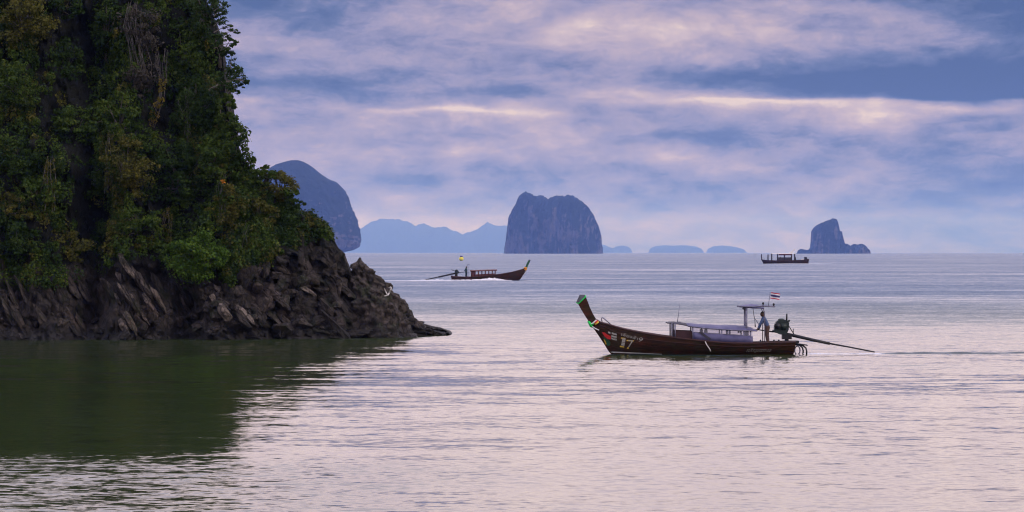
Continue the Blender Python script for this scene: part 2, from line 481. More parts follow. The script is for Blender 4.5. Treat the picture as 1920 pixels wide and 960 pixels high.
def rock_material(name, dark=1.0):
    m, b = material(name)
    P = pos(); x, y, z = sep(P)
    q = x * 0.87 + z * 0.5
    s = noise(vec(q * 1.9, y * 1.2, (z * 0.87 - x * 0.5) * 0.8), 1.0, 7, 0.65, 0.4)
    g = noise(P, 3.5, 8, 0.7)
    g2 = noise(P, 0.5, 3, 0.5)
    c = ramp(s * 0.5 + g * 0.5, [(0.28, (0.022 * dark, 0.019 * dark, 0.018 * dark, 1)), (0.46, (0.078 * dark, 0.064 * dark, 0.050 * dark, 1)),
                                 (0.60, (0.150 * dark, 0.118 * dark, 0.098 * dark, 1)), (0.75, (0.27 * dark, 0.22 * dark, 0.22 * dark, 1))])
    vo = V.tree.nodes.new('ShaderNodeTexVoronoi'); vo.feature = 'DISTANCE_TO_EDGE'
    V.tree.links.new(vec(q * 1.5 + (g - 0.5) * 0.5, y * 1.2, (z * 0.87 - x * 0.5) * 0.7 + (g - 0.5) * 0.5).s, vo.inputs['Vector']); vo.inputs['Scale'].default_value = 2.1
    crack = step(V(vo.outputs['Distance']), 0.0, 0.09)
    c = mixc(0.6 - crack * 0.6, c, (0.008, 0.008, 0.007, 1))
    # rusty and mossy blotches
    c = mixc(step(g2, 0.52, 0.66) * 0.3, c, (0.085 * dark, 0.045 * dark, 0.026 * dark, 1))
    mo = noise(P, 0.9, 5, 0.65)
    c = mixc(step(mo, 0.52, 0.64) * 0.75, c, (0.016, 0.021, 0.008, 1))
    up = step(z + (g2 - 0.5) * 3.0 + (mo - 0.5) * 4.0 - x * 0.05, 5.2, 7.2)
    c = mixc(up * 0.93, c, (0.006, 0.008, 0.004, 1))      # mossy soil, blackened to put the hollows' shade into the colour
    oi = V.tree.nodes.new('ShaderNodeObjectInfo'); tone = V(oi.outputs['Random']) * 0.9 + 0.55
    c = mixc(1.0, c, vec(tone, tone, tone), 'MULTIPLY')     # each stone its own shade
    wet = step(z + (g - 0.5) * 0.8, 0.85, 0.45)
    c = mixc(wet * 0.7, c, (0.018, 0.017, 0.015, 1))
    setin(b, 'Base Color', c)
    setin(b, 'Roughness', 0.85 - wet * 0.35)
    setin(b, 'Normal', bump(s * 0.6 + g * 0.8 + crack * 0.35, 1.0, 0.2))
    b.inputs['Specular IOR Level'].default_value = 0.25
    return m
ROCK = rock_material('cliff_rock', 0.44)
PALE = rock_material('pale_slab_rock', 1.15)

SIL = [(-420, -260), (-200, -240), (50, -210), (200, -150), (300, -80), (360, -20), (385, 40), (400, 110), (412, 190), (425, 250), (450, 305), (480, 345),
       (515, 372), (560, 402), (590, 418), (606, 436), (620, 462), (634, 474), (645, 500), (649, 512), (660, 524), (690, 530), (730, 560), (750, 596), (775, 612), (800, 619), (822, 624), (836, 629), (842, 640)]
_sx = np.array([a for a, _ in SIL], float); _sy = np.array([b for _, b in SIL], float)
def front0(px):
    """distance of the waterline in front of a column"""
    return float(np.interp(px, [-420, 0, 120, 170, 230, 330, 420, 520, 640, 720, 790, 842], [176.5, 178.0, 178.4, 180.2, 178.2, 180.0, 178.8, 180.0, 181.5, 184.5, 188.5, 191.0]))
HOLLOW = [(150, 110, 48, 105, 2.6), (172, 385, 42, 95, 2.0), (165, 590, 30, 45, 1.6), (345, 585, 34, 60, 1.4), (20, 500, 30, 60, 1.0), (300, 390, 40, 60, 1.3), (95, 200, 20, 50, 1.0),
          (520, 590, 18, 30, 0.7), (600, 575, 20, 30, 0.8)]
def surfY(px, z, rough=True):
    """front surface distance of the cliff at column px and height z"""
    py = HOR + (CAM_H - z) * FPX / YC
    x = (px - 960) * YC / FPX
    y = front0(px) + max(z, 0) * (0.34 if px < 560 else 0.55) + 0.25 * max(0, min(z, 4))
    for cx, cy, rx, ry, d in HOLLOW:
        q = ((px - cx) / rx) ** 2 + ((py - cy) / ry) ** 2
        if q < 4: y += d * math.exp(-q * 1.4)
    if rough:
        p = Vector((x, y * 0.4, z))
        y += 1.1 * fnoise(p * 0.17, 3)
        y += 0.55 * fnoise(p * 0.55 + Vector((9, 0, 0)), 3)
        q = x * 0.87 + z * 0.5 + 0.35 * fnoise(p * 0.6, 2)
        st = (q / 0.62) % 1.0
        y += 0.14 * st * (1.0 if z < 6 else 0.4) + 0.12 * fnoise(p * 2.3, 3)
        w_ = Vector((q * 0.9, y * 0.3, (z * 0.87 - x * 0.5) * 0.55)) + Vector((.5, 0, .5)) * fnoise(p * 0.9, 2)
        y += 0.55 * mnoise.cell(w_ * 0.8) + 0.30 * mnoise.cell(w_ * 2.1)
    return y
NXC, NZ, NB = 330, 120, 10
vv = np.zeros((NXC, NZ + NB, 3))
for i in range(NXC):
    px = -420 + (842 + 420) * (i / (NXC - 1)) ** 0.93
    x = (px - 960) * YC / FPX
    h = xz(0, float(np.interp(px, _sx, _sy)))[1]
    h = max(h + 0.25 * fnoise(Vector((x * 1.1, 3, 0)), 3) * min(1, max(h, 0) / 2), -0.4)
    for j in range(NZ):
        z = -1.2 + (h + 1.2) * j / (NZ - 1)
        vv[i, j] = (x + 0.10 * fnoise(Vector((x * 1.7, z * 1.7, 8)), 2), surfY(px, z), z)
    yt = vv[i, NZ - 1, 1]
    for j in range(NB):
        t = (j + 1) / NB
        vv[i, NZ + j] = (x, yt + 16 * t, h - (h + 1.2) * t ** 2.2)
cliff = link('cliff', mesh_np('cliff', vv.reshape(-1, 3), grid_faces(NXC, NZ + NB)), ROCK)
tag(cliff, 'dark overgrown rocky headland rising from the water on the left', kind='structure')

# ---- rocks, each a part of the headland
def rock_mesh(name, seed, flat=1.0, n=16, mat=ROCK):
    r = random.Random(seed); bm = bmesh.new()
    for k in range(n):
        d = Vector((r.gauss(0, 1), r.gauss(0, 1), r.gauss(0, 1))).normalized() * r.uniform(0.78, 1.0)
        m_ = max(abs(d.x), abs(d.y), abs(d.z)); d = d.lerp(d / m_ * 0.8, 0.45)
        bm.verts.new((d.x, d.y, d.z * flat))
    g = bmesh.ops.convex_hull(bm, input=bm.verts)
    bmesh.ops.delete(bm, geom=[v for v in g.get('geom_interior', []) if isinstance(v, bmesh.types.BMVert)], context='VERTS')
    bmesh.ops.recalc_face_normals(bm, faces=bm.faces)
    bmesh.ops.subdivide_edges(bm, edges=bm.edges, cuts=1, use_grid_fill=True); bmesh.ops.triangulate(bm, faces=bm.faces)
    bmesh.ops.subdivide_edges(bm, edges=bm.edges, cuts=1, use_grid_fill=True); bm.normal_update()
    for v in bm.verts:
        q = v.co * 1.6 + Vector((seed, 0, 0))
        v.co += v.normal * (0.16 * fnoise(q, 4) + 0.10 * (0.4 - mnoise.voronoi(q * 1.3)[0][0]))
    me = bpy.data.meshes.new(name); bm.to_mesh(me); bm.free(); me.materials.append(mat)
    return me
ROCKS = [rock_mesh('rock', 100 + k) for k in range(12)]
SLABS = [rock_mesh('rock_slab', 200 + k, n=18) for k in range(6)]
PSLABS = [rock_mesh('rock_slab', 300 + k, n=18, mat=PALE) for k in range(6)]
def put(me, px, py, size, rot, dy=0.0, name='rock', Y=None):
    z = xz(0, py)[1]
    o = bpy.data.objects.new(name, me); C.objects.link(o)
    y = Y or surfY(px, max(z, 0)) + dy
    x = (px - 960) * y / FPX; z = CAM_H - (py - HOR) * y / FPX
    o.location = (x, y, z); o.scale = size; o.rotation_euler = rot
    o.parent = cliff
    return o
rr = random.Random(5)
MPP = YC / FPX
def scatter(x0, x1, y0, y1, n, s0, s1, tilt=-0.6, sq=(1.0, 1.0, 0.62), top=None):
    for k in range(n):
        px = rr.uniform(x0, x1); py = rr.uniform(y0, y1)
        if top and py < float(np.interp(px, top[0], top[1])): continue
        s = (s0 + (s1 - s0) * rr.random() ** 2.2) * MPP * 0.5
        if py < float(np.interp(px, _sx, _sy)) + s / MPP * 0.9: continue
        put(rr.choice(ROCKS), px, py, (s * rr.uniform(0.8, 1.5) * sq[0], s * sq[1], s * sq[2] * rr.uniform(0.8, 1.5)),
            (rr.uniform(-.5, .5), -tilt + rr.uniform(-.5, .5), rr.uniform(0, 6.3)), dy=s * 0.1)
scatter(375, 480, 535, 636, 42, 14, 44)
scatter(455, 655, 500, 634, 95, 14, 58, top=([455, 520, 560, 610, 650], [505, 480, 455, 450, 510]))
scatter(0, 375, 585, 638, 46, 12, 40)
scatter(600, 760, 596, 632, 26, 14, 46, tilt=-0.1, sq=(1.4, 1, 0.5))
for px, py, sx, sz in [(772, 616, 44, 24), (798, 622, 42, 15), (818, 626, 26, 9), (831, 627, 10, 7), (757, 600, 30, 34), (735, 618, 50, 18), (700, 622, 60, 16), (660, 626, 70, 14), (620, 629, 50, 10), (556, 632, 46, 9), (760, 604, 26, 22), (480, 634, 50, 8)]:
    put(rr.choice(SLABS), px, py, (sx * MPP * 0.8, 0.9, sz * MPP * 0.9), (0, rr.uniform(0.02, 0.16), rr.uniform(-.2, .2)))
for px, py, sx, sz, t in [(752, 590, 34, 40, .5), (766, 604, 34, 30, .35), (782, 612, 40, 22, .3), (800, 619, 40, 14, .22), (818, 624, 30, 9, .15), (745, 615, 60, 26, .15), (775, 622, 60, 14, .1), (715, 612, 50, 34, .3), (690, 600, 40, 40, .6)]:
    put(rr.choice(ROCKS), px, py, (sx * MPP * 0.6, 0.9, sz * MPP * 0.6), (rr.uniform(-.2, .2), t, rr.uniform(-.3, .3)), Y=185.2 if px < 730 else 187.0 + (px - 745) * 0.035)
# boulders standing on the ridge
for px, py, s in [(632, 482, 20), (642, 494, 14), (612, 458, 24), (600, 445, 20), (622, 505, 24), (590, 480, 28), (570, 505, 32)]:
    put(rr.choice(ROCKS), px, py, (s * MPP * 0.75, s * MPP * 0.8, s * MPP * 0.9), (rr.uniform(-.3, .3), rr.uniform(-.3, .3), rr.uniform(0, 6)), dy=0.3)
# tilted beds: pale slabs below the bush, darker ones to the left
def bed(px, py, length, thick, mats, lean=1.05, dy=0.0):
    put(rr.choice(mats), px, py, (length * MPP * 0.5, 0.55, thick * MPP * 0.55), (rr.uniform(-.12, .12), lean + rr.uniform(-.06, .06), rr.uniform(-.12, .12)), dy=dy, name='rock_slab')
for px, py, L_, T_ in [(228, 482, 26, 13), (238, 500, 60, 12), (250, 512, 90, 11), (262, 528, 100, 12), (274, 540, 90, 11), (224, 520, 34, 11), (232, 548, 60, 12), (245, 565, 70, 10), (262, 578, 80, 11),
                       (281, 572, 70, 12), (222, 560, 30, 10), (296, 560, 80, 12), (246, 606, 60, 14), (232, 612, 44, 16), (410, 546, 40, 16), (402, 562, 36, 15), (420, 585, 46, 20)]:
    bed(px, py, L_, T_, PSLABS, dy=-0.35)
for k in range(22):
    px = rr.uniform(15, 345); bed(px, rr.uniform(535, 615), rr.uniform(50, 120), rr.uniform(10, 20), SLABS, dy=-0.1)
for k in range(12):
    px = rr.uniform(440, 640); py = rr.uniform(520, 610); bed(px, py, rr.uniform(40, 90), rr.uniform(10, 20), SLABS if rr.random() < 0.8 else PSLABS, lean=0.75, dy=-0.2)
# pale faces of exposed limestone up in the green
for px, py, a, b_ in [(66, 268, 16, 26), (118, 282, 16, 14), (100, 70, 16, 14), (92, 160, 18, 12), (560, 500, 22, 34), (636, 545, 10, 34), (530, 505, 40, 16), (575, 545, 40, 14)]:
    put(rr.choice(PSLABS), px, py, (a * MPP * 0.6, 0.5, b_ * MPP * 0.6), (0, rr.uniform(-.2, .6), rr.uniform(0, 3)), dy=-0.5)

# ---- the pointed rock at the end: knobbly cone
def knob_rock():
    prof = [(640, 630, 800), (632, 636, 784), (620, 640, 770), (606, 642, 766), (590, 645, 764), (575, 646, 760), (562, 648, 752), (550, 650, 742), (538, 651, 733), (526, 652, 718), (514, 653, 704),
            (504, 657, 694), (495, 664, 686), (488, 669, 680), (482, 674, 677)]
    Yk = 186.0; na, nl = 90, 70
    L_ = [(at(0, p, Yk)[2], at(a, 0, Yk)[0], at(b, 0, Yk)[0]) for p, a, b in prof]
    s = np.linspace(0, 1, nl); idx = np.linspace(0, 1, len(L_)); cols = [np.interp(s, idx, [l[k] for l in L_]) for k in range(3)]
    cx0 = at(695, 0, Yk)[0]; v = np.zeros((na, nl, 3))
    for j in range(nl):
        z, a, b = cols[0][j], cols[1][j], cols[2][j]; c = (a + b) / 2; r = (b - a) / 2
        for i in range(na):
            th = 2 * math.pi * i / na
            p = Vector((math.cos(th) * r, math.sin(th) * r, z))
            cell = mnoise.cell_vector(p * 1.7).x
            vd = mnoise.voronoi(p * 1.5)[0]
            n = 0.30 * fnoise(p * 1.1, 4) + 0.30 * fnoise(p * 3.1, 4) + 0.5 * (0.35 - vd[0]) + 0.16 * (0.35 - mnoise.voronoi(p * 4.2)[0][0])
            k = 1 + n * min(1, r / 0.8) / max(r, 0.4)
            v[i, j] = (c + r * k * math.cos(th) - cx0, r * k * math.sin(th) * 1.1, z + 0.15 * n)
    o = link('pointed_rock', mesh_np('pointed_rock', v.reshape(-1, 3), grid_faces(na, nl, True)), ROCK, cliff)
    o.location = (cx0, Yk, 0)
    tag(o, 'pointed knobbly rock at the end of the headland')
knob_rock()

# ---- bleached driftwood branch on the rock
WOODW = simple('bleached_wood', (0.45, 0.42, 0.38), (0.7, 0.66, 0.6), 20)
b0 = at(727, 553, 183.2)
br = MB()
P_ = lambda x, y: (at(x, y, 183.2)[0] - b0[0], 0.15 * math.sin(x), at(x, y, 183.2)[2] - b0[2])
br.tube([P_(727, 554), P_(730, 549), P_(733, 543), P_(734, 540), P_(732, 538), P_(729, 540)], [0.035, 0.05, 0.05, 0.045, 0.035, 0.02], 6)
br.tube([P_(726, 552), P_(723, 546), P_(721, 541)], [0.04, 0.035, 0.02], 6)
br.tube([P_(721, 555), P_(726, 554), P_(730, 549)], [0.025, 0.045, 0.04], 6)
o = br.build('driftwood', WOODW); o.location = b0
tag(o, 'white bleached driftwood branch caught on the pointed rock', 'driftwood')

# ================================================================== vegetation
def leaf_material(name, a, b_, c, trans=0.25):
    m, bs = material(name)
    P = pos()
    f = noise(P, 7.0, 2, 0.6) * 0.6 + noise(P, 0.9, 3, 0.5) * 0.4
    col = ramp(f, [(0.34, (*a, 1)), (0.52, (*b_, 1)), (0.68, (*c, 1))])
    setin(bs, 'Base Color', col); bs.inputs['Roughness'].default_value = 0.7; bs.inputs['Specular IOR Level'].default_value = 0.1
    tr = V.tree.nodes.new('ShaderNodeBsdfTranslucent'); V.tree.links.new(col.s, tr.inputs[0])
    mx = V.tree.nodes.new('ShaderNodeMixShader'); mx.inputs[0].default_value = trans
    o_ = [n for n in V.tree.nodes if n.type == 'OUTPUT_MATERIAL'][0]
    V.tree.links.new(bs.outputs[0], mx.inputs[1]); V.tree.links.new(tr.outputs[0], mx.inputs[2]); V.tree.links.new(mx.outputs[0], o_.inputs[0])
    return m
LEAF = {
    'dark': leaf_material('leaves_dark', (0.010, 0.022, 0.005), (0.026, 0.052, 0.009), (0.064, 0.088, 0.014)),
    'mid': leaf_material('leaves_green', (0.017, 0.036, 0.006), (0.048, 0.084, 0.012), (0.125, 0.140, 0.018)),
    'olive': leaf_material('leaves_olive', (0.028, 0.034, 0.007), (0.078, 0.080, 0.014), (0.180, 0.145, 0.026)),
    'bright': leaf_material('leaves_bright', (0.022, 0.050, 0.007), (0.058, 0.115, 0.012), (0.150, 0.185, 0.020)),
    'grey': leaf_material('leaves_dry', (0.030, 0.028, 0.022), (0.060, 0.054, 0.040), (0.110, 0.090, 0.075)),
    'yellow': leaf_material('leaves_yellow', (0.10, 0.09, 0.01), (0.22, 0.16, 0.015), (0.36, 0.24, 0.02)),
}
BARK = simple('bark', (0.06, 0.05, 0.042), (0.17, 0.145, 0.12), 6, 0.9, stretch=(1, 1, 0.3))

def leaf_mesh(name, cen, rad, per, size, mat, hang=0.0, seed=0, parent=None, shell=0.5):
    """cen (n,3), rad (n,3): ellipsoid clumps of folded leaf-shaped faces."""
    g = np.random.default_rng(seed)
    cen = np.repeat(np.asarray(cen, float), per, 0); rad = np.repeat(np.asarray(rad, float), per, 0); n = len(cen)
    d = g.normal(size=(n, 3)); d /= np.linalg.norm(d, axis=1)[:, None]
    r = shell + (1 - shell) * g.random(n) ** 0.5; r *= np.where(g.random(n) < 0.10, 1.25, 1.0)
    p = cen + d * r[:, None] * rad
    nrm = d * 0.7 + g.normal(size=(n, 3)) * 0.55 + np.array((0, -0.15, 0.55)); nrm /= np.linalg.norm(nrm, axis=1)[:, None]
    ax = g.normal(size=(n, 3)) + np.array((0, 0, -hang)); ax -= nrm * (ax * nrm).sum(1)[:, None]; ax /= np.linalg.norm(ax, axis=1)[:, None]
    bx = np.cross(nrm, ax)
    L = size * (0.55 + 0.9 * g.random(n))[:, None]; Wd = L * (0.32 + 0.2 * g.random(n))[:, None]
    v = np.stack([p - ax * L * 0.5, p + bx * Wd - nrm * L * 0.1, p + ax * L * 0.5 - nrm * L * 0.14, p - bx * Wd - nrm * L * 0.1], 1).reshape(-1, 3)
    f = np.arange(n * 4).reshape(n, 4)
    return link(name, mesh_np(name, v, f), mat, parent)

def green_edge(px):
    """row below which the headland is bare rock"""
    return float(np.interp(px, [-300, 0, 90, 200, 225, 330, 350, 440, 470, 520, 560, 600, 625], [540, 528, 535, 500, 474, 470, 528, 525, 490, 470, 455, 430, 440]))

# creepers and ground cover that hang over the rock face: a single uncountable mass
def cover(name, n, tones, seed, label, per=80, hang=1.4):
    g = random.Random(seed); cen = []; rad = []
    while len(cen) < n:
        px = g.uniform(-150, 615); lo = float(np.interp(px, _sx, _sy)); py = g.uniform(max(lo, -170) - 4, green_edge(px) + 6)
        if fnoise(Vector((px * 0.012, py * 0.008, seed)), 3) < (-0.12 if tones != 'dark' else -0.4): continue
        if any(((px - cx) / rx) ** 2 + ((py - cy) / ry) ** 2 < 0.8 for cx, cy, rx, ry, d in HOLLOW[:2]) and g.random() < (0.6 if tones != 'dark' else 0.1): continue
        z = xz(0, py)[1]; y = surfY(px, z) - g.uniform(-0.05, 0.55)
        cen.append(((px - 960) * y / FPX, y, CAM_H - (py - HOR) * y / FPX))
        s = g.uniform(0.22, 0.55); rad.append((s, s * 0.8, s * g.uniform(0.9, 1.7)))
    o = leaf_mesh(name, cen, rad, per, 0.15, LEAF[tones], hang, seed)
    tag(o, label, kind='stuff'); return o
cover('creepers', 1300, 'mid', 3, 'green creepers covering the cliff face', 85)
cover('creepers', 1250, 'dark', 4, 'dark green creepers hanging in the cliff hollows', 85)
cover('creepers', 380, 'olive', 5, 'olive brown dry creepers and grass tufts on the cliff', 85)

def plant(name, px, py, rx, ry, tone, label, cat, seed, trunk=(0.0, 0.9), per=70, size=0.14, n=None, out=0.7, group=None):
    g = random.Random(seed)
    z = xz(0, py)[1]; lo = float(np.interp(px, _sx, _sy))
    zs = min(z, xz(0, lo)[1] - 0.3)
    y = surfY(px, max(zs, 0)) - out
    m = y / FPX
    c = Vector(((px - 960) * m, y, CAM_H - (py - HOR) * m))
    base = Vector((c.x - rx * m * 0.35 + trunk[0], y + 1.0 + out, c.z - ry * m * trunk[1]))
    root = empty(name, base)
    RX, RZ, RY = rx * m, ry * m, max(0.7, (rx + ry) * 0.5 * m * 0.75)
    n = n or max(10, int(rx * ry / 75)); cen = []; rad = []
    tips = []
    while len(cen) < n:
        d = Vector((g.uniform(-1, 1), g.uniform(-1, 0.55), g.uniform(-1, 1)))
        if d.length > 1: continue
        d = d * (0.75 + 0.3 * g.random())
        s = g.uniform(0.16, 0.34) * (RX * RZ) ** 0.5 * g.uniform(0.6, 1.2)
        p = Vector((d.x * RX * 0.88, d.y * RY, d.z * RZ * 0.88 + 0.12 * RZ * (1 - (d.x) ** 2)))
        q = c + p - base; cen.append(tuple(q)); rad.append((s * g.uniform(0.8, 1.5), s, s * g.uniform(0.45, 1.0))); tips.append(q)
    t = MB(); top = (c - base) * 0.75; r0 = 0.05 + 0.05 * RZ
    mid = top * 0.5 + Vector((g.uniform(-.2, .2), 0, g.uniform(-.1, .2)))
    t.tube([(0, 0, 0), mid, top], [r0, r0 * 0.75, r0 * 0.4], 6)
    for q in tips[::2]:
        a = mid.lerp(top, g.random()); b2 = a.lerp(q, 0.55) + Vector((0, 0, g.uniform(0, 0.15) * RZ))
        t.tube([a, b2, q], [r0 * 0.38, r0 * 0.22, r0 * 0.08], 4)
    t.build('trunk', BARK, root)
    leaf_mesh('crown', cen, rad, per, size, LEAF[tone], 0.9, seed, root, 0.12)
    tag(root, label, cat, group); return root

PL = [
 ('bush', 375, 484, 74, 60, 'bright', 'bright green rounded bush hanging over the shore rocks', 'bush', 150),
 ('tree', 388, 22, 52, 56, 'dark', 'dark tree at the very top of the cliff against sky', 'tree', 60),
 ('tree', 352, -12, 36, 40, 'mid', 'tree cut off by top edge beside the cliff top tree', 'tree', 60),
 ('tree', 432, 150, 32, 34, 'dark', 'small tree whose limb juts furthest out against the sky', 'tree', 52),
 ('tree', 418, 90, 30, 36, 'dark', 'thin dark tree on cliff edge between topmost tree and jutting limb', 'tree', 52),
 ('shrub', 524, 350, 40, 42, 'olive', 'rounded shrub on the shoulder in front of the tall rounded island', 'shrub', 130),
 ('shrub', 560, 386, 16, 20, 'dark', 'small leafy shrub outermost on the shoulder, against the blue island', 'shrub', 50),
 ('shrub', 436, 255, 30, 62, 'mid', 'tall green shrub on the cliff edge below the jutting limb', 'shrub', 70),
 ('shrub', 466, 318, 32, 50, 'mid', 'green shrub filling the notch left of the rounded shoulder shrub', 'shrub', 70),
 ('tree', 350, 105, 62, 66, 'mid', 'broad green tree below the cliff top tree', 'tree', 70),
 ('tree', 372, 215, 60, 66, 'dark', 'broad dark tree in the middle of the green slope', 'tree', 70),
 ('tree', 345, 335, 70, 72, 'dark', 'broad dark tree directly above the bright green bush', 'tree', 70),
 ('shrub', 430, 400, 48, 50, 'olive', 'olive shrub right above the bright bush, toward the shoulder', 'shrub', 70),
 ('tree', 240, 320, 56, 72, 'olive', 'olive tree hanging below the yellow vine', 'tree', 70),
 ('bush', 262, 425, 52, 44, 'mid', 'green bush just above the pale tilted slabs', 'bush', 70),
 ('tree', 262, 62, 44, 60, 'grey', 'dry grey tangled tree near the top of the cliff', 'tree', 70),
 ('shrub', 262, 148, 46, 44, 'grey', 'dry grey brown shrub above the yellow vine', 'shrub', 60),
 ('tree', 205, 60, 36, 58, 'dark', 'dark tree left of the dry grey tangle', 'tree', 70),
 ('tree', 52, 48, 62, 66, 'olive', 'olive tree in the top left corner', 'tree', 70),
 ('tree', 38, 165, 54, 58, 'mid', 'green tree at left edge under the corner tree', 'tree', 70),
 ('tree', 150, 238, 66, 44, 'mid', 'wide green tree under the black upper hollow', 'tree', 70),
 ('shrub', 36, 300, 52, 50, 'dark', 'dark shrub at left edge by the white rock patch', 'shrub', 70),
 ('shrub', 78, 372, 60, 50, 'mid', 'green shrub left of the lower dark hollow', 'shrub', 70),
 ('shrub', 36, 452, 48, 42, 'dark', 'dark shrub low on the left edge above the shore rock', 'shrub', 70),
 ('bush', 132, 468, 54, 36, 'olive', 'low olive bush left of the pale slabs', 'bush', 70),
 ('shrub', 492, 405, 38, 42, 'olive', 'olive shrub on slope under the rounded shoulder shrub', 'shrub', 70),
 ('shrub', 548, 428, 36, 30, 'dark', 'low dark shrub above the shore boulders on the slope', 'shrub', 70),
 ('shrub', 585, 424, 22, 16, 'olive', 'last small shrub at the foot of the green slope', 'shrub', 60),
 ('tree', 118, 8, 40, 40, 'dark', 'dark tree cut off by top edge above the black hollow', 'tree', 60),
 ('shrub', 225, 225, 44, 56, 'mid', 'leafy shrub just left of the yellow vine', 'shrub', 70),
 ('shrub', 462, 452, 30, 36, 'mid', 'green shrub right beside the bright green bush', 'shrub', 60),
 ('tree', 402, 300, 44, 56, 'mid', 'green tree left of the cliff edge notch, mid slope', 'tree', 70),
 ('shrub', 420, 214, 22, 40, 'mid', 'narrow shrub on the cliff edge under the jutting limb', 'shrub', 60),
 ('shrub', 445, 292, 20, 30, 'dark', 'small dark shrub at the foot of the tall cliff edge shrub', 'shrub', 60),
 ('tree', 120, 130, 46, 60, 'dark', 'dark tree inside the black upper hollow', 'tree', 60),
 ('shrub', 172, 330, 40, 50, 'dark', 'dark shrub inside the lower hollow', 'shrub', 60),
 ('shrub', 300, 470, 34, 30, 'mid', 'shrub between the pale slabs and the bright green bush', 'shrub', 60),
 ('shrub', 20, 390, 30, 40, 'olive', 'olive shrub cut by the left edge below the white rock patch', 'shrub', 60),
 ('shrub', 433, 196, 15, 36, 'mid', 'thin shrub against the sky just under the jutting limb', 'shrub', 110),
 ('shrub', 440, 238, 14, 30, 'dark', 'thin dark shrub against the sky above the notch', 'shrub', 110),
 ('shrub', 494, 336, 30, 30, 'mid', 'shrub joining the notch to the rounded shoulder shrub', 'shrub', 80),
 ('shrub', 545, 372, 26, 26, 'mid', 'shrub at the lower right of the rounded shoulder shrub', 'shrub', 80),
]
for k, (nm, px, py, rx, ry, tone, lab, cat, per) in enumerate(PL):
    plant(nm, px, py, rx, ry, tone, lab, cat, 40 + k, per=per, size=0.15 if tone != 'bright' else 0.13, out=1.7 if tone == 'bright' else 0.8)

# tree off the left and above the frame continue the cover so that the reflection is whole
# jutting limb with leaf clusters
def limb():
    y = surfY(400, 14.0); m = y / FPX
    Q = lambda px, py: Vector(((px - 960) * m, y - 0.4, CAM_H - (py - HOR) * m))
    base = Q(392, 170); root = empty('tree', base); t = MB()
    path = [Q(392, 170) - base, Q(412, 160) - base, Q(432, 152) - base, Q(450, 150) - base, Q(462, 154) - base]
    t.tube(path, [0.10, 0.08, 0.06, 0.04, 0.02], 6)
    cl = [(462, 155, 6), (456, 148, 7), (449, 140, 8), (442, 128, 7), (452, 160, 6), (440, 150, 9), (436, 140, 8), (430, 166, 8), (444, 172, 5), (428, 118, 9), (436, 104, 6), (425, 182, 7), (441, 82, 5), (432, 70, 6), (446, 60, 4),
          (430, 52, 6), (420, 40, 8), (416, 22, 7), (425, 12, 5), (408, 8, 8)]
    cen = []; rad = []
    for a, b2, s in cl:
        q = Q(a, b2) - base; q.y += rr.uniform(-.5, .5)
        for _ in range(5):
            w_ = q + Vector((rr.uniform(-1.3, 1.3), rr.uniform(-1, 1), rr.uniform(-1.0, 1.0))) * s * m; e_ = rr.uniform(.3, .8) * s * m
            cen.append(tuple(w_)); rad.append((e_ * 1.5, e_, e_ * 0.6))
        s0 = path[2] if b2 > 100 else (Q(402, b2 + 10) - base)
        t.tube([s0, s0.lerp(q, 0.5) + Vector((0, 0, .1)), q], [0.035, 0.025, 0.012], 4)
    t.tube([Q(432, 170) - base, Q(446, 178) - base, Q(449, 181) - base], [0.02, 0.012, 0.008], 4)
    t.build('trunk', BARK, root); leaf_mesh('crown', cen, rad, 26, 0.12, LEAF['dark'], 0.6, 99, root, 0.1)
    tag(root, 'bare limbed tree with separate leaf clusters along the cliff edge', 'tree')
limb()

# yellow vine and dry hanging stems
def vine(name, pts, tone, label, seed, stems=8, spread=8, leaf=0.11, per=24, cat='vine'):
    g = random.Random(seed)
    y = surfY(pts[0][0], xz(0, pts[0][1])[1]) - 1.75; m = y / FPX
    Q = lambda px, py: Vector(((px - 960) * m, y, CAM_H - (py - HOR) * m))
    base = Q(*pts[-1]); root = empty(name, base); t = MB(); cen = []; rad = []
    for k in range(stems):
        off = g.uniform(-spread, spread); line = []
        for a, b2 in pts:
            q = Q(a + off + g.uniform(-6, 6), b2 + g.uniform(-9, 9)) - base; q.y += g.uniform(-.25, .25); line.append(q)
        t.tube(line, [0.012] * len(line), 4)
        for i in range(len(line) - 1):
            for s in (0.2, 0.6):
                cen.append(tuple(line[i].lerp(line[i + 1], s))); rad.append((0.12, 0.12, 0.2))
    t.build('stem', VST, root)
    if per: leaf_mesh('foliage', cen, rad, per, leaf, LEAF[tone], 1.5, seed, root, 0.1)
    tag(root, label, cat)
VST = simple('dry_stem', (0.07, 0.06, 0.055), (0.17, 0.155, 0.15), 8, 0.9)
vine('vine', [(306, 148), (302, 175), (294, 205), (288, 235), (283, 262)], 'yellow', 'yellow leaved vine hanging down the middle of the cliff', 61, 6, 6, 0.10, 14)
vine('vine', [(252, 8), (246, 45), (254, 85), (262, 125), (268, 165)], 'grey', 'bundle of dry grey hanging stems near the cliff top', 62, 12, 20, 0.08, 5)
for k_, (vx, vy, vl, lab) in enumerate([(345, 170, 90, 'green creeper strand hanging down between the two broad trees'), (205, 250, 110, 'green creeper strand hanging beside the lower hollow'), (415, 330, 80, 'green creeper strand above the olive shrub near the shoulder'),
        (95, 300, 90, 'green creeper strand hanging by the white rock patch'), (455, 420, 60, 'green creeper strand right of the bright bush'), (318, 395, 60, 'green creeper strand just above the bright bush')]):
    vine('vine', [(vx, vy), (vx - 3, vy + vl * .35), (vx + 2, vy + vl * .7), (vx, vy + vl)], ('mid', 'olive')[k_ % 2], lab, 70 + k_, 5, 9, 0.12, 16)
vine('vine', [(300, 95), (298, 120), (304, 150)], 'grey', 'short dry grey stems just above the yellow vine', 63, 8, 10, 0.08, 4)

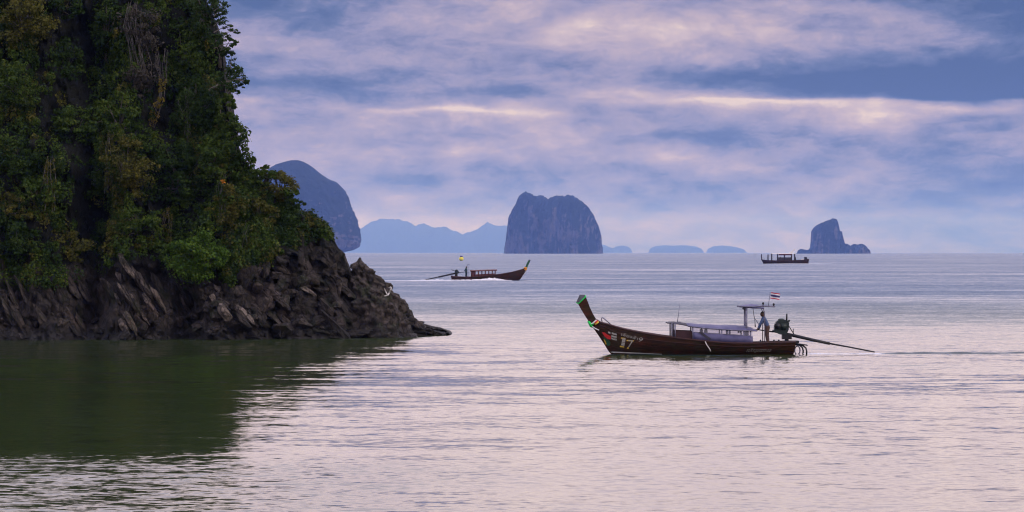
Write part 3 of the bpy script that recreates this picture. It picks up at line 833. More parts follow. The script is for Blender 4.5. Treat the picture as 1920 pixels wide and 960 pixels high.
# a spot of orange leaves
oy = surfY(418, xz(0, 338)[1]) - 2.3
o = leaf_mesh('orange_leaves', [(0, 0, 0), (.06, 0, -.08)], [(.12, .1, .12)] * 2, 14, 0.12, leaf_material('leaves_orange', (.35, .12, .01), (.5, .2, .015), (.6, .28, .02)), 0.5, 5)
o.location = ((418 - 960) * oy / FPX, oy, CAM_H - (338 - HOR) * oy / FPX)
tag(o, 'small spot of bright orange leaves on the green slope', 'leaves')
# ================================================================== boats
from mathutils.bvhtree import BVHTree
def hull_wood():
    m, b = material('hull_wood'); o = objco(); x, y, z = sep(o)
    g = noise(vec(x * 0.7, y * 3, z * 7), 2.0, 7, 0.7); p = noise(vec(x * 1.1, y, z * 1.6), 1.3, 4, 0.6)
    c = ramp(g, [(0.3, (0.010, 0.006, 0.004, 1)), (0.5, (0.034, 0.016, 0.009, 1)), (0.72, (0.085, 0.036, 0.018, 1))])
    c = mixc(step(p, 0.50, 0.62) * 0.6, c, (0.030, 0.026, 0.012, 1)); c = mixc(step(p, 0.47, 0.36) * 0.5, c, (0.075, 0.018, 0.010, 1))
    sc = noise(vec(x * 6, y * 6, z * 30), 1.0, 5, 0.7); c = mixc(step(sc, 0.64, 0.72) * 0.5, c, (0.16, 0.12, 0.09, 1))
    setin(b, 'Base Color', c); setin(b, 'Roughness', g * 0.3 + 0.42); setin(b, 'Normal', bump(g, 0.4, 0.02)); b.inputs['Specular IOR Level'].default_value = 0.12
    return m
WOOD = hull_wood()
WOODR = simple('rail_wood', (0.03, 0.011, 0.009), (0.07, 0.026, 0.020), 3.0, 0.5, 0.0, 0.1, (0.5, 3, 3))
DARKW = simple('deck_wood', (0.018, 0.012, 0.010), (0.045, 0.03, 0.024), 3.0, 0.7, stretch=(0.6, 4, 4))
TARP = simple('lavender_tarp', (0.058, 0.055, 0.125), (0.105, 0.098, 0.19), 2.5, 0.55, 0, 0.15)
TARPD = simple('dark_canvas', (0.02, 0.02, 0.03), (0.05, 0.045, 0.06), 3.0, 0.7)
STEEL = simple('painted_steel', (0.10, 0.10, 0.14), (0.20, 0.19, 0.26), 5, 0.45, 0.3)
ENG = simple('engine_green', (0.008, 0.016, 0.014), (0.022, 0.036, 0.030), 6, 0.45, 0.2)
BLACK = simple('black_iron', (0.012, 0.012, 0.014), (0.03, 0.03, 0.032), 6, 0.5, 0.3)
WHITE = simple('white_paint', (0.55, 0.53, 0.50), (0.78, 0.76, 0.74), 4, 0.5)
CREAM = simple('faded_lettering', (0.22, 0.21, 0.18), (0.46, 0.44, 0.38), 9, 0.6)
YEL = simple('yellow_paint', (0.55, 0.36, 0.03), (0.75, 0.52, 0.06), 5, 0.5)
RED = simple('red_paint', (0.45, 0.012, 0.012), (0.6, 0.03, 0.025), 5, 0.5)
GREEN = simple('green_ribbon', (0.0, 0.40, 0.05), (0.02, 0.62, 0.10), 5, 0.5)
DKGRN = simple('dark_green_paint', (0.01, 0.06, 0.025), (0.02, 0.10, 0.04), 5, 0.5)
ORANGE = simple('orange_garland', (0.65, 0.20, 0.02), (0.8, 0.36, 0.04), 8, 0.7)
GREY = simple('grey_cap', (0.06, 0.065, 0.08), (0.13, 0.135, 0.16), 5, 0.5)
MAROON = simple('maroon_board', (0.028, 0.008, 0.010), (0.055, 0.018, 0.020), 3, 0.6)
REDW = simple('red_wood', (0.05, 0.012, 0.009), (0.12, 0.028, 0.02), 3, 0.6)
ROPE = simple('rope', (0.5, 0.46, 0.42), (0.7, 0.66, 0.62), 20, 0.8)
OLIVE = simple('olive_vest', (0.03, 0.035, 0.02), (0.08, 0.085, 0.04), 6, 0.8)
SKIN = simple('skin', (0.055, 0.028, 0.018), (0.09, 0.048, 0.03), 8, 0.5)
SHIRT = simple('blue_shirt', (0.045, 0.075, 0.16), (0.08, 0.12, 0.23), 5, 0.8)
TROUS = simple('brown_trousers', (0.045, 0.025, 0.02), (0.11, 0.06, 0.045), 5, 0.85)
HAIR = simple('black_hair', (0.008, 0.007, 0.007), (0.02, 0.018, 0.017), 12, 0.6)
TEAL = simple('dark_teal_clothes', (0.010, 0.03, 0.032), (0.025, 0.06, 0.06), 5, 0.8)
def plastic():
    m, b = material('clear_plastic')
    b.inputs['Base Color'].default_value = (0.55, 0.53, 0.66, 1); b.inputs['Roughness'].default_value = 0.25
    tr = V.tree.nodes.new('ShaderNodeBsdfTransparent'); tr.inputs[0].default_value = (0.93, 0.92, 0.97, 1)
    mx = V.tree.nodes.new('ShaderNodeMixShader')
    V.tree.links.new((noise(objco(), 2.5, 3) * 0.35 + 0.05).s, mx.inputs[0])
    V.tree.links.new(tr.outputs[0], mx.inputs[1]); V.tree.links.new(b.outputs[0], mx.inputs[2])
    o_ = [n for n in V.tree.nodes if n.type == 'OUTPUT_MATERIAL'][0]; V.tree.links.new(mx.outputs[0], o_.inputs[0])
    return m
PLASTIC = plastic()

def catmull(P, n):
    P = [np.array(p, float) for p in P]; out_ = []
    Q = [2 * P[0] - P[1]] + P + [2 * P[-1] - P[-2]]
    for i in range(1, len(Q) - 2):
        for k in range(n):
            t = k / n; a, b, c, d = Q[i - 1], Q[i], Q[i + 1], Q[i + 2]
            out_.append(0.5 * (2 * b + (c - a) * t + (2 * a - 5 * b + 4 * c - d) * t * t + (3 * b - a - 3 * c + d) * t ** 3))
    out_.append(P[-1]); return out_

class Boat:
    """Side-on boat drawn from stations; local x to the right, y away, z up; origin on the water."""
    def __init__(s, name, px0, py0, label, cat, group=None):
        s.Y = CAM_H * FPX / (py0 - HOR); s.k = s.Y / FPX; s.px0 = px0; s.py0 = py0
        s.root = empty(name, ((px0 - 960) * s.k, s.Y, 0.0)); tag(s.root, label, cat, group)
    def P(s, px, py, y=0.0):
        f = 1 + y / s.Y            # true size at that depth
        return ((px - s.px0) * s.k, y, (s.py0 - py) * s.k)
    def W(s, px, py, y=0.0):
        q = s.P(px, py, y); l = s.root.location; return (q[0] + l.x, q[1] + l.y, q[2] + l.z)
    def hull(s, st, mat, ns=5, nt=14, pw=0.7, deck=0.16):
        L = catmull([(a[0], a[1], b[0], b[1], h) for a, b, h in st], ns); n = len(L); v = []; f = []
        for a0, a1, b0, b1, h in L:
            S_ = s.P(a0, a1); B_ = s.P(b0, b1)
            for side in (-1, 1):
                for j in range(nt):
                    t = j / (nt - 1)
                    lap = 0.018 * ((t * 6) % 1.0) * (1 if 0 < t < 1 else 0)
                    y = h * math.sin(t * math.pi / 2) ** pw + lap * min(1, h * 2)
                    v.append((B_[0] + (S_[0] - B_[0]) * t ** 1.15, side * y, B_[2] + (S_[2] - B_[2]) * t))
        w = 2 * nt
        for i in range(n - 1):
            for sd in (0, nt):
                for j in range(nt - 1):
                    a = i * w + sd + j; f.append((a, a + 1, a + w + 1, a + w) if sd else (a, a + w, a + w + 1, a + 1))
        e = (n - 1) * w
        for j in range(nt - 1): f.append((e + j, e + nt + j, e + nt + j + 1, e + j + 1))
        m = MB(); m.add(v, f); s.hull_o = m.build('hull', mat, s.root)
        me = s.hull_o.data
        s.bvh = BVHTree.FromPolygons([q.co.copy() for q in me.vertices], [tuple(p.vertices) for p in me.polygons])
        # rails and deck
        for sd in (-1, 1):
            g = MB(); g.tube([(s.P(q[0], q[1])[0], sd * (q[4] + 0.02), s.P(q[0], q[1])[2]) for q in L], 0.045 * s.k / 0.0289 if s.k < .05 else 0.08, 6)
            g.build('gunwale', WOODR, s.root)
        d = MB(); dv = []; df = []
        for q in L[3:]:
            x, _, z = s.P(q[0], q[1]); hh = max(q[4] * 0.93 - 0.02, 0.01)
            dv += [(x, -hh, z - deck), (x, hh, z - deck)]
        for i in range(len(dv) // 2 - 1): df.append((2 * i, 2 * i + 1, 2 * i + 3, 2 * i + 2))
        d.add(dv, df); d.build('deck', DARKW, s.root)
        s.L = L
    def onhull(s, px, py, off=0.008, side=-1):
        x, _, z = s.P(px, py)
        hit = s.bvh.ray_cast(Vector((x, side * 6, z)), Vector((0, -side, 0)))
        y = hit[0].y if hit[0] is not None else side * 0.3
        return (x, y + side * off, z)
    def patch(s, name, poly, mat, off=0.008, label=None):
        """A painted patch laid on the near side of the hull: polygon fan, finely cut."""
        bm = bmesh.new()
        vs = [bm.verts.new((a, b, 0)) for a, b in poly]; bm.faces.new(vs)
        bmesh.ops.triangulate(bm, faces=bm.faces)
        for _ in range(2): bmesh.ops.subdivide_edges(bm, edges=bm.edges, cuts=1, use_grid_fill=True)
        for v in bm.verts: v.co = s.onhull(v.co.x, v.co.y, off)
        me = bpy.data.meshes.new(name); bm.to_mesh(me); bm.free()
        o = link(name, me, mat, s.root)
        if label: tag(o, label)
        return o
    def text(s, name, body, x0, y0, x1, y1, h, mat, off=0.012, label=None, shear=0.0):
        """Lettering painted along the line (x0,y0)-(x1,y1), cap height h, in photograph pixels."""
        cu = bpy.data.curves.new(name, 'FONT'); cu.body = body; cu.shear = shear; cu.resolution_u = 3
        to = bpy.data.objects.new(name, cu); C.objects.link(to)
        dg = bpy.context.evaluated_depsgraph_get(); me = bpy.data.meshes.new_from_object(to.evaluated_get(dg))
        bpy.data.objects.remove(to)
        if not len(me.vertices): return
        co = np.array([tuple(v.co) for v in me.vertices]); lo = co.min(0); hi_ = co.max(0)
        dx_, dy_ = x1 - x0, y1 - y0; ln = math.hypot(dx_, dy_)
        for v in me.vertices:
            t = (v.co.x - lo[0]) / (hi_[0] - lo[0]); q = (v.co.y - lo[1]) / (hi_[1] - lo[1]) * h
            v.co = s.onhull(x0 + dx_ * t + q * dy_ / ln, y0 + dy_ * t - q * dx_ / ln, off)
        o = link(name, me, mat, s.root)
        if label: tag(o, label)
    def tube(s, name, pts, r, mat, n=8, parent=None):
        m = MB(); m.tube([s.P(*p) for p in pts], r, n); return m.build(name, mat, parent or s.root, True)
    def prism(s, name, poly, y0, y1, mat, parent=None):
        m = MB(); m.prism([(s.P(a, b)[0], s.P(a, b)[2]) for a, b in poly], y0, y1); o = m.build(name, mat, parent or s.root)
        return o
    def roof(s, name, crown, edge, half, mat, ny=11, th=0.03, arch=2.0, parent=None):
        """Arched sheet: crown line over the middle, edge line at the sides."""
        n = 16; cx = np.linspace(0, 1, n)
        def ip(L):
            t = np.linspace(0, 1, len(L)); return np.interp(cx, t, [p[0] for p in L]), np.interp(cx, t, [p[1] for p in L])
        ax, ay = ip(crown); bx, by = ip(edge); v = []
        for lay in (0, 1):
            for i in range(n):
                for j in range(ny):
                    q = -1 + 2 * j / (ny - 1); w = abs(q) ** arch
                    x, _, z = s.P(ax[i] * (1 - w) + bx[i] * w, ay[i] * (1 - w) + by[i] * w)
                    z += 0.012 * math.sin(i * 2.1) * (1 - w)
                    v.append((x, q * half, z - lay * th))
        f = []; m0 = n * ny
        for i in range(n - 1):
            for j in range(ny - 1):
                a = i * ny + j; f += [(a, a + ny, a + ny + 1, a + 1), (m0 + a, m0 + a + 1, m0 + a + ny + 1, m0 + a + ny)]
        for i in range(n - 1):
            for j in (0, ny - 1):
                a = i * ny + j; f.append((a, a + ny, m0 + a + ny, m0 + a))
        for j in range(ny - 1):
            for i in (0, n - 1):
                a = i * ny + j; f.append((a, a + 1, m0 + a + 1, m0 + a))
        m = MB(); m.add(v, f); return m.build(name, mat, parent or s.root, True)

# ---- people: one skinned body each
def figure(name, J, mats, label, hair=True, sc=1.0):
    """J: joints in metres relative to the feet midpoint. mats: (skin, top, bottom); zones by height index."""
    names = list(J); idx = {k: i for i, k in enumerate(names)}
    E = [('pel', 'waist'), ('waist', 'chest'), ('chest', 'neck'), ('neck', 'jaw'), ('jaw', 'skull'), ('skull', 'crown')]
    for sd in 'LR':
        E += [('chest', 'sh' + sd), ('sh' + sd, 'el' + sd), ('el' + sd, 'wr' + sd), ('wr' + sd, 'pa' + sd), ('pel', 'hip' + sd), ('hip' + sd, 'kn' + sd), ('kn' + sd, 'an' + sd), ('an' + sd, 'toe' + sd)]
    Rd = {'pel': (.155, .12), 'waist': (.15, .11), 'chest': (.18, .125), 'neck': (.06, .06), 'jaw': (.075, .085), 'skull': (.085, .10), 'crown': (.06, .07),
          'sh': (.075, .075), 'el': (.052, .052), 'wr': (.036, .036), 'pa': (.042, .03), 'hip': (.10, .10), 'kn': (.07, .07), 'an': (.052, .052), 'toe': (.045, .035)}
    me = bpy.data.meshes.new('body'); me.from_pydata([J[k] for k in names], [(idx[a], idx[b]) for a, b in E], [])
    o = bpy.data.objects.new('tmp', me); C.objects.link(o)
    md = o.modifiers.new('s', 'SKIN'); md.use_smooth_shade = True
    for k in names:
        r = Rd[k if k in Rd else k[:-1]]; sv = me.skin_vertices[0].data[idx[k]]; sv.radius = (r[0] * sc * 1.38, r[1] * sc * 1.38); sv.use_root = (k == 'pel')
    o.modifiers.new('d', 'SUBSURF').levels = 2
    dg = bpy.context.evaluated_depsgraph_get(); bm_ = bpy.data.meshes.new_from_object(o.evaluated_get(dg)); bpy.data.objects.remove(o)
    # fingers, nose and ears joined into the same body mesh
    m = MB()
    for sd in 'LR':
        a, b = Vector(J['wr' + sd]), Vector(J['pa' + sd]); d = (b - a).normalized(); side = d.cross(Vector((0, 1, 0)))
        side = Vector((0, 1, 0)) if side.length < .1 else Vector((0, 1, 0)) - d * d.y; side.normalize(); dn = d.cross(side)
        for q, ln in ((-.03, .065), (-.01, .075), (.01, .07), (.03, .055)):
            p0 = b + side * q; m.tube([p0, p0 + d * ln * .55, p0 + d * ln * .8 + Vector((0, 0, -ln * .5))], [.011, .010, .008], 5)
        p0 = a.lerp(b, .5) + side * .03; m.tube([p0, p0 + side * .03 + d * .03, p0 + side * .03 + d * .06], [.013, .011, .009], 5)
    hd = Vector(J['skull']); fw = Vector(J['_face']) if '_face' in J else Vector((-1, 0, 0))
    m.ball(hd + fw * .105 + Vector((0, 0, -.02)), (.022, .016, .025), 6, 4)
    for q in (-1, 1): m.ball(hd + Vector((0, q * .085, -.02)), (.02, .012, .032), 6, 4)
    bm = bmesh.new(); bm.from_mesh(bm_)
    for f_ in bm.faces: f_.smooth = True
    n0 = len(bm.faces)
    vs = [bm.verts.new(q) for q in m.v]
    for q in m.f:
        try: bm.faces.new([vs[i] for i in q])
        except ValueError: pass
    bm.faces.ensure_lookup_table()
    zw = J['pel'][2] + 0.03; zn = J['neck'][2] - 0.01
    for i, f_ in enumerate(bm.faces):
        c = f_.calc_center_median()
        dh = min((c - Vector(J['pa' + sd])).length for sd in 'LR'); da = min((c - Vector(J['toe' + sd])).length for sd in 'LR')
        f_.material_index = 0 if (i >= n0 or c.z > zn or dh < .10 or da < .12) else (1 if c.z > zw or min((c - Vector(J['wr' + sd])).length for sd in 'LR') < .3 else 2)
    bm.to_mesh(bm_); bm.free()
    for q in mats: bm_.materials.append(q)
    body = bpy.data.objects.new(name, bm_); C.objects.link(body); tag(body, label, 'person')
    if hair:
        h = MB(); h.ball(hd + Vector((0, 0, .045)) - fw * .02, (.108, .095, .085), 12, 8); h.build('hair', HAIR, body, True)
    return body

def standing(px_feet, arm_l, lean, face, ht=1.7, arm_r=None, spread=.1):
    """Upright pose along x; face = -1 looks left. arm_*: list of (x, z) elbow, wrist, palm relative to the feet."""
    s = ht / 1.7; f = face
    J = {'pel': (0, 0, .92), 'waist': (lean * .35, 0, 1.08), 'chest': (lean * .8, 0, 1.32), 'neck': (lean * 1.02, 0, 1.46), 'jaw': (lean * 1.1 + f * .03, 0, 1.53), 'skull': (lean * 1.12 + f * .01, 0, 1.60), 'crown': (lean * 1.1, 0, 1.66)}
    for sd, q in (('L', -1), ('R', 1)):
        arm = arm_l if (sd == 'L' or arm_r is None) else arm_r
        J['sh' + sd] = (lean * .88, q * .19, 1.38)
        for nm, (ax_, az_) in zip(('el', 'wr', 'pa'), arm): J[nm + sd] = (ax_, q * (.24 if nm == 'el' else .22), az_)
        J['hip' + sd] = (0, q * .09, .86); J['kn' + sd] = (f * .03 + q * spread * .4, q * .10, .47); J['an' + sd] = (q * spread * .6 - f * .02, q * .11, .08); J['toe' + sd] = (q * spread * .6 + f * .14, q * .12, .035)
    return {k: tuple(c * s for c in p) for k, p in J.items()}

# ================================================================== the near long-tail boat
B1 = Boat('longtail_boat', 1300, 664, 'dark wooden long-tail boat with lavender awning, nearest of the three boats', 'boat')
B1.hull([((1117, 599), (1109, 611), .07), ((1127, 604.5), (1120, 626), .17), ((1142, 608.5), (1132, 644), .33), ((1162, 614.5), (1146, 664), .52), ((1191, 621), (1168, 672), .72),
         ((1220, 626), (1205, 674), .87), ((1250, 630.5), (1245, 675), .96), ((1298, 636), (1298, 675), 1.0), ((1357, 641.5), (1357, 675), 1.0), ((1409, 642.5), (1409, 674), .95),
         ((1444, 641.5), (1444, 673), .85), ((1490, 640.5), (1486, 671), .68)], WOOD)
# stem post with cap
B1.prism('prow', [(1106, 606), (1111, 611), (1119, 605), (1117.5, 598), (1111.5, 588), (1106, 576), (1101.5, 564), (1098, 555.5), (1083.5, 569), (1090, 581), (1098, 594)], -.085, .085, WOOD)
B1.prism('prow_cap', [(1080.5, 566.5), (1087, 552.4), (1096.5, 552.6), (1098.3, 556), (1084.5, 569.2)], -.10, .10, GREY)
B1.tube('ribbon', [(1080.5, 567, -.06), (1084.5, 569.5, -.115), (1092, 562, -.115), (1098, 556, -.115), (1097.5, 554, 0)], .034, GREEN)
B1.tube('ribbon', [(1104, 604, -.05), (1106.5, 608, -.12), (1112, 606, -.13), (1118.5, 600, -.12)], .05, ROPE)
B1.tube('ribbon', [(1103.8, 602.5, 0), (1105.5, 606, -.12), (1108, 611, -.11), (1110.5, 612, 0)], .075, GREEN)
B1.tube('ribbon', [(1108, 609, -.11), (1113, 606.5, -.14), (1116, 605, -.12)], .05, GREEN)
B1.tube('ribbon', [(1113, 607.5, -.13), (1117, 604, -.15), (1120.5, 601, -.13)], .05, RED)
B1.tube('ribbon', [(1116, 608.5, -.15), (1119, 606, -.17), (1122.5, 603, -.15)], .045, YEL)
B1.tube('mooring_rope', [(1110.5, 612, -.12), (1116, 616, -.2), (1123, 619, -.24)], .03, WHITE)
B1.tube('bow_handle', [(1129.5, 605, 0), (1127.6, 598.5, 0), (1128.5, 595.6, 0), (1131, 596, 0), (1138, 602, 0), (1145, 608, 0)], .028, STEEL)
# waterline stripe and paint on the hull
B1.patch('waterline_stripe', [(1144.6, 659), (1165, 659.4), (1200, 661), (1240, 663), (1240, 664), (1200, 662.7), (1165, 661.6), (1146, 661.4)], WHITE, .01)
B1.patch('green_panel', [(1130.5, 630), (1137, 634), (1144, 641), (1144, 647), (1139, 648.5), (1135.5, 643)], DKGRN, .008)
B1.patch('yellow_panel', [(1131.5, 635.5), (1134, 637.5), (1137, 644), (1136, 647)], YEL, .012)
B1.patch('red_flag_mark', [(1128.5, 623), (1133, 623), (1138.5, 627), (1145.5, 629.5), (1144.5, 636), (1139, 635.5), (1133, 630.5)], RED, .010, 'red flag shaped mark painted on the bow')
for k, (a, b_, c, d) in enumerate([(1140, 621, 1144, 622.5), (1146.5, 622.6, 1155.5, 625.3), (1145.8, 628, 1155.5, 630.2), (1145.8, 632.3, 1155.5, 635)]):
    B1.patch('lettering_block', [(a, b_), (c, d), (c, d + 3.2), (a, b_ + 3.2)], CREAM, .012)
B1.text('lettering', 'เพียงฟ้า', 1163.5, 628.5, 1194, 637, 6.5, CREAM, label='white lettering line on the bow')
B1.text('lettering', '9', 1196, 639.5, 1203.5, 640.5, 8, CREAM, shear=.2, label='white numeral ending the bow lettering')
B1.text('numeral', '1', 1161.5, 650, 1169.5, 651, 18, YEL, off=.010); B1.text('numeral', '1', 1164, 647, 1170, 648, 14, CREAM, off=.016)
B1.text('numeral', '7', 1173, 653.5, 1187, 654.5, 17, YEL, off=.010); B1.text('numeral', '7', 1176, 650, 1186, 650.5, 13, CREAM, off=.016)
B1.text('lettering', 'ศรีวิไลมารีน', 1192, 643.5, 1223, 650.5, 3.2, REDW)
B1.text('lettering', 'เจริญพรทะเล', 1397.5, 660.5, 1444, 659.8, 7.5, CREAM, shear=.3, label='white script lettering near the stern')
# planking seams
for py0_, py1_ in ((9, .30), (0, .55), (0, .8)):
    pts = []
    for q in B1.L[4:-1]:
        S_ = B1.P(q[0], q[1]); b0_, b1_ = q[2], q[3]
        pxm = b0_ + (q[0] - b0_) * py1_; pym = b1_ + (q[1] - b1_) * py1_
        pts.append(B1.onhull(pxm, pym, .004))
    m_ = MB(); m_.tube(pts, .016, 4); m_.build('strake', WOODR if py1_ > .7 else WOOD, B1.root)
B1.tube('mooring_rope', [(1319.5, 639, -1.05), (1323, 646, -1.06), (1328, 653, -1.05), (1330, 657.5, -1.04)], .028, ROPE)
# awnings
B1.roof('bow_awning', [(1249, 604), (1256, 602.6), (1275, 603.3), (1291, 606.8)], [(1249.5, 605), (1258, 605.5), (1276, 607.5), (1291, 611)], .85, TARPD)
B1.roof('awning', [(1286, 605.6), (1327, 608.2), (1386, 609.8), (1400, 611), (1417, 617.2)], [(1288, 611), (1321, 615), (1371, 618.4), (1402, 619.3), (1417, 619.8)], .92, TARP)
for sd in (-1, 1):
    for px, a, b_ in [(1258, 605, 632), (1264, 606, 633), (1297, 611, 638), (1351, 617, 643), (1392, 618.5, 643), (1405, 619, 643)]:
        o = B1.tube('awning_post', [(px, a, sd * .86), (px + .3, b_, sd * .88)], .038, STEEL, 6)
    B1.tube('awning_rail', [(1288, 610.5, sd * .90), (1321, 614.6, sd * .90), (1371, 618, sd * .90), (1409, 619.3, sd * .90)], .03, STEEL, 6)
    # cloth side screen: lower panel, folded strip and clear window
    n_ = 24; v_ = []; f_ = []
    for i in range(n_ + 1):
        px = 1298 + (1409 - 1298) * i / n_; w_ = .012 * math.sin(i * 1.9) + .01 * math.sin(i * .7)
        top_ = np.interp(px, [1298, 1321, 1409], [622.5, 624, 629.8]); bot_ = np.interp(px, [1298, 1357, 1409], [637.5, 643, 644])
        v_ += [B1.P(px, top_, sd * (.905 + w_)), B1.P(px, bot_, sd * (.925 - w_))]
    f_ = [(2 * i, 2 * i + 1, 2 * i + 3, 2 * i + 2) for i in range(n_)]
    m_ = MB(); m_.add(v_, f_); o = m_.build('side_screen', TARP, B1.root, True); sm = o.modifiers.new('thick', 'SOLIDIFY'); sm.thickness = .012
    v_ = []
    for i in range(n_ + 1):
        px = 1298 + (1409 - 1298) * i / n_; w_ = .015 * math.sin(i * 1.3)
        v_ += [B1.P(px, np.interp(px, [1298, 1321, 1371, 1409], [612, 615, 618.4, 619.4]), sd * (.885 + w_)), B1.P(px, np.interp(px, [1298, 1321, 1409], [622.8, 624.3, 630]), sd * (.895 + w_))]
    m_ = MB(); m_.add(v_, f_); m_.build('clear_window', PLASTIC, B1.root, True)
m_ = MB(); m_.add([B1.P(1308, 622, -.93), B1.P(1313, 621, -.93), B1.P(1331, 634, -.95), B1.P(1327, 637, -.95)], [(0, 1, 2, 3)]); o = m_.build('cloth_strap', TARPD, B1.root)
sm = o.modifiers.new('thick', 'SOLIDIFY'); sm.thickness = .01
B1.prism('seat_back', [(1264, 618.5), (1296, 620), (1296, 640), (1264, 638)], -.70, -.62, MAROON)
B1.prism('seat_back', [(1264, 618.5), (1296, 620), (1296, 640), (1264, 638)], .62, .70, MAROON)
B1.tube('aerial', [(1269.5, 604, -.3), (1271.5, 590, -.3), (1274, 570, -.3)], [.02, .016, .01], STEEL, 5)
# helmsman's shelter
B1.roof('shelter_roof', [(1384, 573.6), (1397, 571), (1411, 569.6), (1422, 571.5), (1432, 574.5)], [(1385, 574.5), (1397, 575.5), (1411, 577), (1422, 577), (1431, 577.5)], .62, TARP, th=.04)
B1.tube('roof_bar', [(1383.5, 574.2, -.63), (1410, 574.8, -.64), (1432, 573.6, -.64), (1451.5, 574.6, -.6)], .035, STEEL, 6)
B1.tube('roof_bar', [(1383.5, 574.2, .63), (1410, 574.8, .64), (1432, 573.6, .64), (1451.5, 574.6, .6)], .035, STEEL, 6)
B1.tube('roof_bar', [(1451, 574.4, -.6), (1451, 574.4, .6)], .03, STEEL, 6)
for sd in (-1, 1):
    B1.tube('shelter_post', [(1398, 576, sd * .58), (1398, 611, sd * .6), (1398, 642, sd * .62)], .05, STEEL, 6)
    B1.tube('shelter_post', [(1424, 576.5, sd * .58), (1429, 578.5, sd * .58), (1431.5, 584, sd * .6), (1432, 604, sd * .62), (1432, 643, sd * .64)], .025, STEEL, 6)
B1.tube('hanging_rope', [(1410.5, 578, -.5), (1412, 590, -.5), (1414, 602, -.5), (1414.6, 613, -.5)], [.012, .02, .016, .035], BLACK, 5)
B1.tube('brace', [(1415, 598, -.45), (1423, 611, -.45)], .02, STEEL, 5)
for a, b_, y_ in [(1429, 568.5, -.6), (1449, 570.5, -.55)]:
    m_ = MB(); c_ = B1.P(a, b_, y_); m_.ball(c_, (.06, .06, .075), 10, 6); m_.tube([(c_[0], c_[1], c_[2] - .05), (c_[0], c_[1], c_[2] - .16)], .025, 6); m_.build('lamp', BLACK, B1.root, True)
m_ = MB(); c_ = B1.P(1393, 578, -.6); m_.ball(c_, (.09, .06, .06), 10, 6); m_.tube([c_, (c_[0], c_[1], c_[2] + .12)], .02, 5); m_.build('lamp', BLACK, B1.root, True)
# flag
def flag_mat():
    m, b = material('striped_flag'); z = sep(objco())[2]
    t = z / .34
    n = V.tree.nodes.new('ShaderNodeValToRGB'); n.color_ramp.interpolation = 'CONSTANT'; e = n.color_ramp.elements
    cols = [(0, (.42, .02, .03, 1)), (.167, (.72, .72, .76, 1)), (.333, (.02, .018, .10, 1)), (.667, (.72, .72, .76, 1)), (.833, (.42, .02, .03, 1))]
    while len(e) < 5: e.new(.5)
    for q, (p_, c) in zip(e, cols): q.position = p_; q.color = c
    V.tree.links.new(t.s, n.inputs[0]); setin(b, 'Base Color', V(n.outputs[0])); b.inputs['Roughness'].default_value = .8
    return m
pole = B1.tube('flag_pole', [(1440.3, 574, -.2), (1441.5, 562, -.2), (1443.6, 547.5, -.2)], .016, STEEL, 5)
fv = []; ff = []
for i in range(13):
    for j in range(6):
        t = i / 12; fv.append((.50 * t, .05 * math.sin(t * 7 + j * .3) * (0.3 + t), .34 * j / 5 - .07 * math.sin(t * 3.0) * t))
for i in range(12):
    for j in range(5): a = i * 6 + j; ff.append((a, a + 6, a + 7, a + 1))
# stripes follow the cloth, so the sag is put on with the object's own shape
fl = link('flag', pydata('flag', [(a, b_, .34 * (k % 6) / 5) for k, (a, b_, c) in enumerate(fv)], ff), flag_mat(), pole, True)
fl.location = B1.P(1443.6, 559.5, -.2); fl.rotation_euler = (0, R(9), 0)
tag(fl, 'small red, white and blue striped flag')
# engine, tail shaft and stern hoops
eng = empty('engine', (0, 0, 0)); eng.parent = B1.root
m_ = MB()
m_.prism([(B1.P(a, b_)[0], B1.P(a, b_)[2]) for a, b_ in [(1451, 622), (1452, 609), (1456, 602), (1461, 599.5), (1470, 599), (1477, 601), (1479, 606), (1478, 618), (1474, 627), (1462, 627)]], -.26, .26)
m_.build('engine_block', ENG, eng)
m_ = MB(); m_.tube([B1.P(1457, 611, -.27), B1.P(1457, 611, -.36)], .17, 14); m_.tube([B1.P(1457, 611, -.36), B1.P(1457, 611, -.39)], .10, 12); m_.build('flywheel', BLACK, eng, True)
m_ = MB(); m_.ball(B1.P(1465, 600, 0), (.2, .2, .09), 12, 6); m_.box(B1.P(1463, 618, -.33), B1.P(1473, 606, -.26)); m_.build('rocker_cover', ENG, eng, True)
m_ = MB(); m_.tube([B1.P(1474.6, 602, -.1), B1.P(1474.8, 595, -.1), B1.P(1475, 588, -.1)], [.05, .045, .04], 8); m_.build('exhaust_pipe', BLACK, eng, True)
m_ = MB(); m_.tube([B1.P(1478, 603, -.15), B1.P(1480, 599.5, -.15)], .05, 6); m_.tube([B1.P(1472, 620, -.2), B1.P(1474, 607, -.28)], .035, 6); m_.build('air_intake', ENG, eng, True)
m_ = MB(); m_.tube([B1.P(1477, 608, -.1), B1.P(1483, 618, -.1), B1.P(1488, 626, -.1)], .025, 6); m_.tube([B1.P(1487.5, 616, 0), B1.P(1487.5, 628, 0)], .022, 6); m_.build('stay', BLACK, eng, True)
m_ = MB(); m_.box(B1.P(1466, 636, -.2), B1.P(1484, 626, .2)); m_.tube([B1.P(1475, 644, 0), B1.P(1475, 632, 0)], .11, 10); m_.box(B1.P(1468, 643, -.35), B1.P(1497, 638.5, .35)); m_.build('engine_mount', BLACK, eng)
m_ = MB(); m_.tube([B1.P(1417.5, 617.6, -.22), B1.P(1432, 619.6, -.15), B1.P(1450, 622.4, 0)], [.028, .03, .04], 8); m_.build('tiller', BLACK, eng, True)
